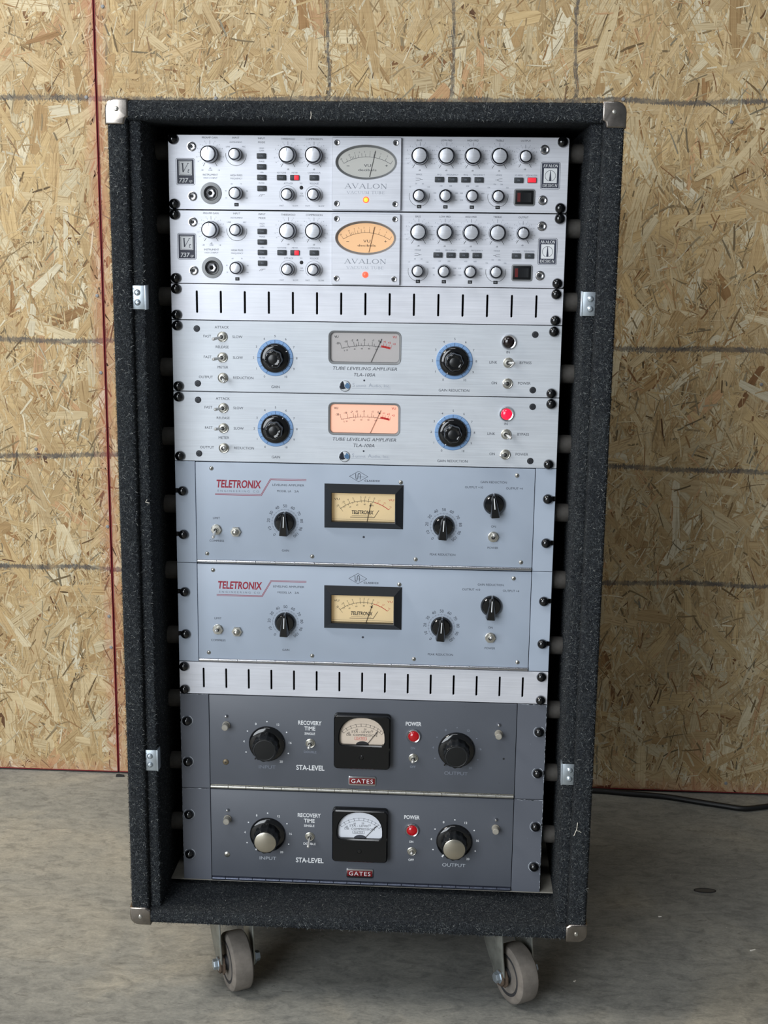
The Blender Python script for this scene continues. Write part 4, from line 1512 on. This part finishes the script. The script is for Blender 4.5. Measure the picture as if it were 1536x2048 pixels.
def optical_comp(base_u, first):
    if first:
        lab = 'pale blue optical compressor with cream meter directly under the lit blue-dial amplifier'
    else:
        lab = 'pale blue optical compressor with cream meter directly above the lower slotted vent panel'
    root = thing('optical_compressor', lab, 'compressor', (0, 0, base_u * U + FLOOR), 'pale blue optical compressors')
    H = 133.2
    for sx in (-1, 1):
        ear(root, sx, 215.6, H, 'paint_blue', ((37.6, 232.0), (94.5, 232.0)))
        for z in (37.6, 94.5):
            rack_screw(root, sx * 231.8, z)
    chassis(root, 424, H, 12)
    obj('door_panel', MB().rbox(0, 68.6, 429.6, 127.6, 0.6, -0.4, 2.6, 0.4), 'paint_blue', root)
    piano_hinge(root, -214.5, 214.5, 3.0, 25.2, 'chrome')
    for x, z in ((-194.4, 124.4), (-201.7, 12.8), (-65.8, 12.4), (46.6, 111.6), (192.5, 123.6), (66.9, 12.0), (201.0, 11.6)):
        cross_screw(root, x, z, -0.4)
    Y = -0.5
    rd, dk, sf = MB(), MB(), MB()
    word(root, 'ink_red', 'TELETRONIX', -159.3, 104.9, 9.4, 57.5, y=Y, shear=0.16, bold=0.042)
    for o_ in (0, 1.4):
        (rd if o_ else rd).line([(-190.2, 90.4 + o_), (-130.6 - o_ * 0.4, 90.6 + o_), (-118.6 - o_ * 0.4, 111.2 + o_), (-73.3, 111.2 + o_)], 0.62, y=Y)
    text(sf, 'ENGINEERING CO', -160.3, 95.6, 2.5, 53, y=Y, space=1.6)
    text(dk, 'LEVELING AMPLIFIER', -96.3, 104.9, 2.6, 40.5, y=Y)
    text(dk, 'MODEL LA', -101.6, 97.0, 2.5, 18, y=Y)
    text(dk, '2A', -85.6, 97.0, 2.5, 6.0, y=Y)
    # diamond emblem
    dk.line([(-18.4, 118.0), (-6.8, 124.8), (4.9, 118.0), (-6.8, 111.2), (-18.4, 118.0)], 0.45, y=Y)
    dk.line([(-10.6, 121.8), (-10.3, 115.6), (-9.4, 114.2), (-8.2, 114.8), (-7.8, 116.6), (-7.6, 120.6), (-6.6, 122.2), (-5.2, 121.6), (-4.8, 119.6), (-4.8, 114.2)], 0.75, y=Y)
    sf.stroke((-8, 117.6), (1.0, 117.6), 0.5, y=Y)
    text(dk, 'CLASSICS', 10.2, 112.8, 2.4, 19.0, y=Y, space=1.2, bold=0.03, shear=0.1)
    dk.disc(0.3, 39.6, 1.5, y=Y)
    for x in (-100.6, 101.7):
        for i in range(11):
            a = -140 + 28 * i
            text(dk, str(10 * i), x + 21.4 * math.sin(math.radians(a)), 56.4 + 21.4 * math.cos(math.radians(a)), 3.7, y=Y, rot=a)
        sf.arc(x, 56.4, 16.8, -140, 140, 0.25, y=Y)
        sf.ticks(x, 56.4, 15.4, 17.8, [-140 + 14 * i for i in range(21)], 0.3, y=Y)
    for s_, x, z in (('GAIN', -100.3, 19.4), ('LIMIT', -188.9, 59.8), ('COMPRESS', -188.9, 30.0), ('PEAK REDUCTION', 101.2, 19.2), ('GAIN REDUCTION', 163.4, 114.4), ('OUTPUT +10', 138.8, 107.4), ('OUTPUT +4', 189.6, 107.0), ('ON', 164.8, 57.4), ('POWER', 164.8, 29.6)):
        text(dk, s_, x, z, 2.7, y=Y)
    ink('caption_print', dk, 'ink', root)
    ink('fine_print', sf, 'ink_soft', root)
    ink('name_print', rd, 'ink_red', root)
    pointer_knob(root, -100.8, 56.4, 2)
    pointer_knob(root, 101.7, 56.2, 3)
    pointer_knob(root, 165.2, 86.2, -6 if first else 2)
    toggle(root, -189.2, 44.8, (-1.5, -7.0) if first else (0.5, 3.0), 'hex', 6.8)
    toggle(root, 165.0, 44.0, (0.5, 6.0) if first else (0.3, 5.0), 'hex', 6.8)
    nb = obj('push_switch', MB().lathe([(3.6, -3.8), (6.6, -3.6), (6.9, -3.0), (6.9, 0)], 6), 'nickel', root, (-164.1, 0, 42.8))
    obj('switch_button', MB().lathe([(0.2, -9.2), (2.2, -8.8), (3.6, -7.4), (3.9, -5.5), (3.9, -2)], 20), 'nickel', nb)
    # bevelled meter frame
    def rc(w, h, y, cz=79.6):
        return [(-w / 2, y, cz - h / 2), (w / 2, y, cz - h / 2), (w / 2, y, cz + h / 2), (-w / 2, y, cz + h / 2)]
    fr = MB().loops([rc(100.2, 57.0, 0), rc(100.2, 57.0, -1.0), rc(81.5, 38.5, -11.5), rc(80.2, 37.2, -11.2), rc(80.2, 37.2, -2)], False, False)
    m = obj('meter_frame', fr, 'meter_black', root)
    fc = obj('meter_face', MB().box(-41.5, 41.5, -3.0, -0.5, 60.0, 99.4), 'face_cream', root)
    k, rs, ol = MB(), MB(), MB()
    y = -3.1
    cx, cz, R = 1.0, 36.0, 49.0
    dz = 2.2
    k.arc(cx, cz + dz, R, -38, 15, 0.5, y=y)
    rs.arc(cx, cz + dz, R, 15, 39, 0.8, y=y)
    k.ticks(cx, cz + dz, R, R + 3.2, [-38, -29, -22, -15, -5, 0.5, 6, 13], 0.45, y=y)
    k.ticks(cx, cz + dz, R - 2.0, R + 0.2, [-33, -31, -25, -18, -11, -4.5, 0.5, 6, 12], 0.4, y=y)
    k.ticks(cx, cz + dz, R - 5, R, [-38], 0.35, y=y)
    rs.ticks(cx, cz + dz, R, R + 2.8, [20, 28, 39], 0.4, y=y)
    for s_, a in (('-20', -39), ('-10', -30), ('7', -22.5), ('5', -15.5), ('3', -5), ('-2', 0.5), ('-1', 6.3), ('0', 13.5)):
        text(k, s_, cx + (R + 5.2) * math.sin(math.radians(a)), cz + dz + (R + 5.0) * math.cos(math.radians(a)), 2.3, y=y, rot=a)
    for s_, a in (('+1', 20.5), ('+2', 28.5), ('+3', 38)):
        text(rs, s_, cx + (R + 4.6) * math.sin(math.radians(a)), cz + dz + (R + 4.2) * math.cos(math.radians(a)), 1.9, y=y, rot=a)
    for s_, a in (('40', -24), ('60', -12), ('80', 0.5), ('100', 13)):
        text(k, s_, cx + (R - 4.4) * math.sin(math.radians(a)), cz + dz + (R - 4.4) * math.cos(math.radians(a)), 1.8, y=y, rot=a)
    text(k, 'VU', -34.0, 89.0, 2.6, 7, y=y)
    text(rs, 'VU', 35.0, 89.0, 2.6, 7, y=y)
    text(k, 'TELETRONIX', -1.2, 72.4, 4.6, 28, y=y, shear=0.16, bold=0.035)
    ol.line([(-17, 65.8), (13.5, 65.8), (19.5, 75.4)], 0.8, y=y)
    ol.stroke((-15, 67.8), (11, 67.8), 0.4, y=y)
    ol.stroke((-40, 63.0), (40, 63.0), 0.3, y=y)
    ink('scale_print', k, 'ink_black', fc)
    ink('scale_print', rs, 'ink_scale_red', fc)
    ink('scale_print', ol, 'brass_dull', fc)
    needle(fc, 4.4, 60.8, 9.2 if first else 12.4, 84.6, -4.2, w=0.6, head=1.1)
    obj('meter_glass', MB().add(rc(80.4, 37.4, -9.0), [(0, 1, 2, 3)]), 'meter_glass', root)


optical_comp(10, True)
optical_comp(7, False)


# ------------------------------------------------------------------ slate grey vintage compressors (3U)
def skirted_knob(root, x, z, capped):
    def skirt():
        mb = MB().lathe([(17, -5.0), (22.4, -4.2), (23.8, -3.0), (24.4, -0.8), (24.4, 0)], 56)
        return _mat(mb.mesh('knob'), 'black_gloss')

    def grip():
        mb = MB().lathe([(13.8, -24.5), (15.2, -24.4), (16.0, -23.4), (16.6, -12), (17.4, -4.6)], 72, lobes=12, amp=0.035)
        return _mat(mb.mesh('knob_grip'), 'black_plastic')
    k = obj('knob', cached('gk1', skirt), None, root, (x, 0, z), (0, math.radians(-143), 0))
    obj('knob_grip', cached('gk2', grip), None, k)
    if capped:
        obj('knob_cap', cached('gk3', lambda: _mat(MB().lathe([(0.1, -25.4), (13.6, -25.3), (14.4, -24.9), (14.5, -24)], 48).mesh('knob_cap'), 'cap_aluminium')), None, k)
    else:
        obj('knob_cap', cached('gk5', lambda: _mat(MB().lathe([(0.1, -24.4), (12.6, -24.2), (13.6, -24.9), (14.4, -24.7), (14.5, -24)], 48).mesh('knob_cap'), 'black_satin')), None, k)
    obj('pointer_mark', cached(('gk4', capped), lambda: _mat(MB().box(-0.8, 0.8, -4.6, -3.0, 22.6, 26.4).mesh('pointer_mark'), 'ink_white' if capped else 'black_gloss')), None, k)


def vintage_comp(base_u, upper):
    if upper:
        lab = 'slate grey vintage compressor with ivory meter and plain black knobs under the lower vent panel'
    else:
        lab = 'slate grey vintage compressor with white meter and silver-capped knobs, lowest unit in the rack'
    root = thing('vintage_compressor', lab, 'compressor', (0, 0, base_u * U + FLOOR), 'slate grey vintage compressors')
    H = 133.2
    xe = 203.2
    for sx in (-1, 1):
        ear(root, sx, xe, H, 'paint_slate_ear', ((37.4, 232.4), (95.0, 232.4)))
        for z in (37.4, 95.0):
            rack_screw(root, sx * 232.4, z)
        # worn bare-metal edge where the paint has gone
        wear = MB()
        for q in range(26):
            z0 = rnd.uniform(2, H - 6)
            ln = rnd.uniform(1.5, 9)
            wd = rnd.uniform(0.25, 1.0 if sx > 0 else 0.5)
            wear.flat([(sx * 241.1, z0), (sx * 241.1, z0 + ln), (sx * (241.1 - wd * 0.5), z0 + ln * 0.8), (sx * (241.1 - wd), z0 + ln * 0.5), (sx * (241.1 - wd * 0.3), z0 + ln * 0.15)], -0.08)
        for q in range(22):
            x0 = rnd.uniform(xe + 2, 238)
            ln = rnd.uniform(2, 9)
            wd = rnd.uniform(0.3, 1.1)
            zz = H - 0.4
            wear.flat([(sx * x0, zz), (sx * min(x0 + ln, 241), zz), (sx * min(x0 + ln * 0.7, 241), zz - wd), (sx * (x0 + ln * 0.3), zz - wd * 0.6)], -0.08)
        for z in (37.4, 95.0):
            wear.arc(sx * 232.4, z, 7.2, 20, 160 if sx < 0 else 120, 0.9, y=-0.08)
            wear.arc(sx * 232.4, z, 7.4, 200, 330, 0.7, y=-0.08)
        ink('worn_edge', wear, 'ink_grey', root, True)
    chassis(root, 400, H, 12)
    obj('door_panel', MB().rbox(0, 69.4, 2 * xe - 1.6, 126.0, 0.6, -0.4, 2.6, 0.4), 'paint_slate', root)
    piano_hinge(root, -xe + 1, xe - 1, 3.2, 24.0 if upper else 18.6, 'nickel' if upper else 'dark_hinge')
    wh, gy = MB(), MB()
    Y = -0.5
    dx = 0.0 if upper else -0.8
    kz = 66.4 if upper else 69.6
    zo = 0.0 if upper else 2.2
    for x, nm in ((-125.8, 'INPUT'), (125.2, 'OUTPUT')):
        skirted_knob(root, x, kz, not upper)
        faint = upper and x > 0
        tgt = gy if faint else wh
        for i, s_ in enumerate(('', '', '4', '', '8', '', '12', '', '16', '', '20')):
            a = -143 + 28.6 * i
            px, pz = x + 31.0 * math.sin(math.radians(a)), kz + 31.0 * math.cos(math.radians(a))
            if s_:
                text(tgt, s_, px, pz, 3.0, y=Y, bold=0.02)
            elif i:
                tgt.disc(px, pz, 1.0 if not faint else 0.8, y=Y, n=10)
        text(gy if upper else gy, nm, x, 33.4 + zo * 0.8, 4.6, 22.5 if nm == 'INPUT' else 31, y=Y)
    word(root, 'ink_white', 'RECOVERY', -68.8 + dx, 97.4 + zo, 5.4, 31, y=Y, bold=0.03)
    word(root, 'ink_white', 'TIME', -68.8 + dx, 89.6 + zo, 5.2, 14.5, y=Y, bold=0.03)
    text(wh, 'SINGLE', -68.9 + dx, 82.4 + zo, 3.0, 14, y=Y, bold=0.03)
    text(wh if not upper else gy, 'DOUBLE', -68.4 + dx, 56.6 + zo * 0.8, 3.0, 16.5, y=Y, bold=0.03)
    word(root, 'ink_white', 'STA-LEVEL', -68.2 + dx, 34.3, 6.6, 37.5, y=Y, bold=0.03)
    word(root, 'ink_white', 'POWER', 68.0, 100.6 + zo * 0.7, 5.2, 20.5, y=Y, bold=0.03)
    text(wh if not upper else gy, 'ON', 67.6, 66.8, 3.0, 5.6, y=Y, bold=0.03)
    text(wh if not upper else gy, 'OFF', 67.9, 40.6, 3.0, 7.4, y=Y, bold=0.03)
    ink('caption_print', wh, 'ink_white', root)
    ink('worn_print', gy, 'ink_grey' if not upper else 'ink_soft', root)
    toggle(root, -68.0 + dx, 69.0, (-0.5, -0.5) if upper else (-0.5, -7.5), r=6.4)
    toggle(root, 68.6, 53.0, (-0.5, 1.0) if upper else (0.3, 5.0), r=6.2)
    pilot_lamp(root, 68.4, 84.3, 'lamp_red', 9.4)
    for x in (-180, 179.6):
        p = obj('latch', MB().lathe([(0.3, -12.6), (3.6, -12.4), (4.3, -11.6), (4.3, -2.2), (5.2, -2.0), (5.2, 0)], 22), 'tray_grey', root, (x, 0, 91))
        obj('latch_stop', MB().lathe([(0.2, -4.4), (1.4, -4.0), (2.1, -2.6), (2.1, 0)], 14), 'chrome', p, (0, 0, 12.6))
    s = obj('panel_screw', MB().lathe([(0.4, -1.6), (2.6, -1.4), (3.9, -0.6), (4.2, 0.1)], 18), 'brass_dull' if upper else 'nickel', root, (-181.4, -0.4, 38.6))
    obj('cross_slot', cached('cross', m_cross), None, s)
    if upper:
        hl = MB().disc(187.3, 56.0, 1.4, y=Y)
        ink('empty_hole', hl, 'ink_black', root)
    # square meter with a half-round window
    mx, mz = (1.0, 76.4) if upper else (-0.8, 76.8)
    W = 74.5
    case_ = obj('meter_case', MB().rbox(mx, mz, W, W, 5.0, -5.0, 0, 0.4), 'bakelite', root)

    def dwin(g=0.0):
        hw, zb, zt = 29.6 - g, mz - 3.6 + g, mz + 34.2 - g
        zm = mz + 8.0
        pts = [(mx + hw - 4, zb), (mx + hw - 1.2, zb + 1.2), (mx + hw, zb + 4.5)]
        pts += [(mx + hw * math.cos(math.radians(a)) ** 0.82, zm + (zt - zm) * math.sin(math.radians(a))) for a in (0, 12, 24, 36, 48, 60, 72, 82)]
        pts += [(mx, zt)]
        pts += [(2 * mx - x_, z_) for x_, z_ in reversed(pts[:-1])]
        return pts
    cov = obj('meter_cover', plate([rrect(mx, mz, W - 0.6, W - 0.6, 5.0), dwin()], -12.5, -5.0, 1.4), 'bakelite', case_)
    fc = obj('meter_face', MB().prism(dwin(-1.0), -7.2, -5.2), 'face_ivory' if upper else 'face_white', case_)
    k, rs = MB(), MB()
    y = -7.3
    cx, cz, R = mx + 0.4, mz - 14.5, 35.5
    k.arc(cx, cz, R, -44, 45, 0.3, y=y)
    k.arc(cx, cz, R + 3.4, -44, 45, 0.3, y=y)
    k.ticks(cx, cz, R, R + 4.0, [-44, -34, -24, -13, -3, 7, 16, 24, 32, 39, 45], 0.55, y=y)
    for s_, a in (('40', -35), ('30', -14), ('20', 6), ('10', 23), ('0', 36)):
        text(k, s_, cx + (R - 3.6) * math.sin(math.radians(a)), cz + (R - 3.6) * math.cos(math.radians(a)), 2.5, y=y, rot=a * 0.8)
    text(k, 'STA - LEVEL', cx - 1.4, mz + 13.6, 2.9, 26, y=y)
    text(k, 'DB  COMPRESSION', cx - 1.0, mz + 9.0, 2.9, 40, y=y)
    tgt = rs if upper else k
    text(tgt, 'GATES', cx - 2.4, mz + 4.2, 2.5, 12.5, y=y)
    tgt.rframe(cx - 2.4, mz + 4.2, 16.4, 4.4, 1.2, 0.35, y=y)
    hub = [(cx + 8.6 * math.cos(math.radians(a)), mz - 4.4 + 5.0 * math.sin(math.radians(a))) for a in range(0, 181, 15)]
    k.flat(hub, -7.5)
    ink('scale_print', k, 'ink_black' if upper else 'ink', fc)
    ink('scale_print', rs, 'ink_scale_red', fc)
    needle(fc, cx + 6.2, mz - 3.0, cx + 20.2 if upper else cx + 22.0, mz + 15.6 if upper else mz + 15.0, -8.6, w=0.6, head=0.9)
    obj('meter_glass', MB().flat(dwin(0.1), -10.4), 'meter_glass', case_)
    obj('zero_adjuster', MB().lathe([(0.2, -13.4), (2.4, -13.2), (3.2, -12.5), (3.2, -11)], 18), 'black_gloss', cov, (mx - 0.4, 0, mz - 20.5))
    # maker's badge
    bx = 1.1 if upper else -1.1
    b = obj('maker_badge', MB().rbox(bx, 18.6, 36.4, 13.4, 2.2, -2.2, -0.3, 0.6), 'chrome', root)
    obj('badge_field', MB().rbox(bx, 18.6, 34.0, 8.2, 0.5, -2.5, -1.8, 0.2), 'badge_red', b)
    t = MB()
    text(t, 'GATES', bx, 18.6, 5.6, 29, y=-2.65, space=1.2)
    ink('badge_letters', t, 'ink_white', b)


simple('dark_hinge', (92, 97, 112), 0.3, 0.8, var=0.15)
vintage_comp(3, True)
vintage_comp(0, False)


# ------------------------------------------------------------------ things on the floor
def smooth_path(pts, n=8):
    P = [Vector(p) for p in pts]
    P = [P[0] * 2 - P[1]] + P + [P[-1] * 2 - P[-2]]
    out = []
    for i in range(1, len(P) - 2):
        for k in range(n):
            t = k / n
            a, b, c, d = P[i - 1], P[i], P[i + 1], P[i + 2]
            out.append(0.5 * ((2 * b) + (c - a) * t + (2 * a - 5 * b + 4 * c - d) * t * t + (3 * b - a - 3 * c + d) * t ** 3))
    out.append(P[-2])
    return out


cable_pts = [(60, 500, 5), (180, 590, 5), (300, 646, 5), (388, 648, 5), (451, 640, 5), (513, 632, 5), (573, 613, 5), (615, 600, 5), (649, 592, 5), (690, 604, 5), (760, 628, 5), (900, 640, 5), (1100, 622, 5)]
cb = obj('power_cable', MB().tube(smooth_path(cable_pts), 4.9, 12), 'cable_black')
tag(cb, 'black power cable lying on the concrete along the foot of the wall', 'cable')

pt = thing('floor_patch', 'small dark oval patch with a rim on the concrete beside the case', 'patch', (523, 291, 0))
rim = MB()
o_ = ellipse(0, 0, 17.5, 7.0, 28)
i_ = ellipse(0, 0, 16.2, 5.9, 28)
rim.loops([[(x, y, 0.0) for x, y in o_], [(x, y, 1.2) for x, y in o_], [(x, y, 1.2) for x, y in i_], [(x, y, 0.3) for x, y in i_]], False, False)
obj('rim', rim, 'debris_dark', pt)
obj('filling', MB().loops([[(x, y, 0.05) for x, y in i_], [(x, y, 0.7) for x, y in i_]]), 'patch_dark', pt)

ch = MB().loops([[(-8, -2.2, 0), (-8, 2.2, 0), (-7, 1.6, 4.4), (-7, -1.6, 4.4)], [(-2, -2.6, 0), (-2, 2.6, 0), (-2, 1.9, 5.0), (-2, -1.9, 5.0)], [(8, -1.8, 0), (8, 1.8, 0), (7.4, 1.2, 3.6), (7.4, -1.2, 3.6)]])
co = obj('dark_chip', ch, 'debris_dark', None, (-502, 648, 0), (0, 0, 0.05))
tag(co, 'small black chip on the floor at the foot of the red joint', 'debris')

for x, y, a, L, lab in ((560, 120, 0.5, 9, 'short white scrap on the concrete beside the case'), (440, 205, 0.2, 5, 'tiny white crumb on the concrete beside the case'), (296, 20, 0.9, 4, 'tiny white crumb on the floor beside the caster wheel')):
    mb = MB().loops([[(-L / 2, -1.2, 0), (-L / 2, 1.2, 0), (-L / 2, 0.6, 1.4), (-L / 2, -0.6, 1.4)], [(L / 2, -0.9, 0), (L / 2, 0.9, 0), (L / 2, 0.4, 1.0), (L / 2, -0.4, 1.0)]])
    q = obj('paper_scrap', mb, 'thread_white', None, (x, y, 0), (0, 0, a))
    tag(q, lab, 'scrap')
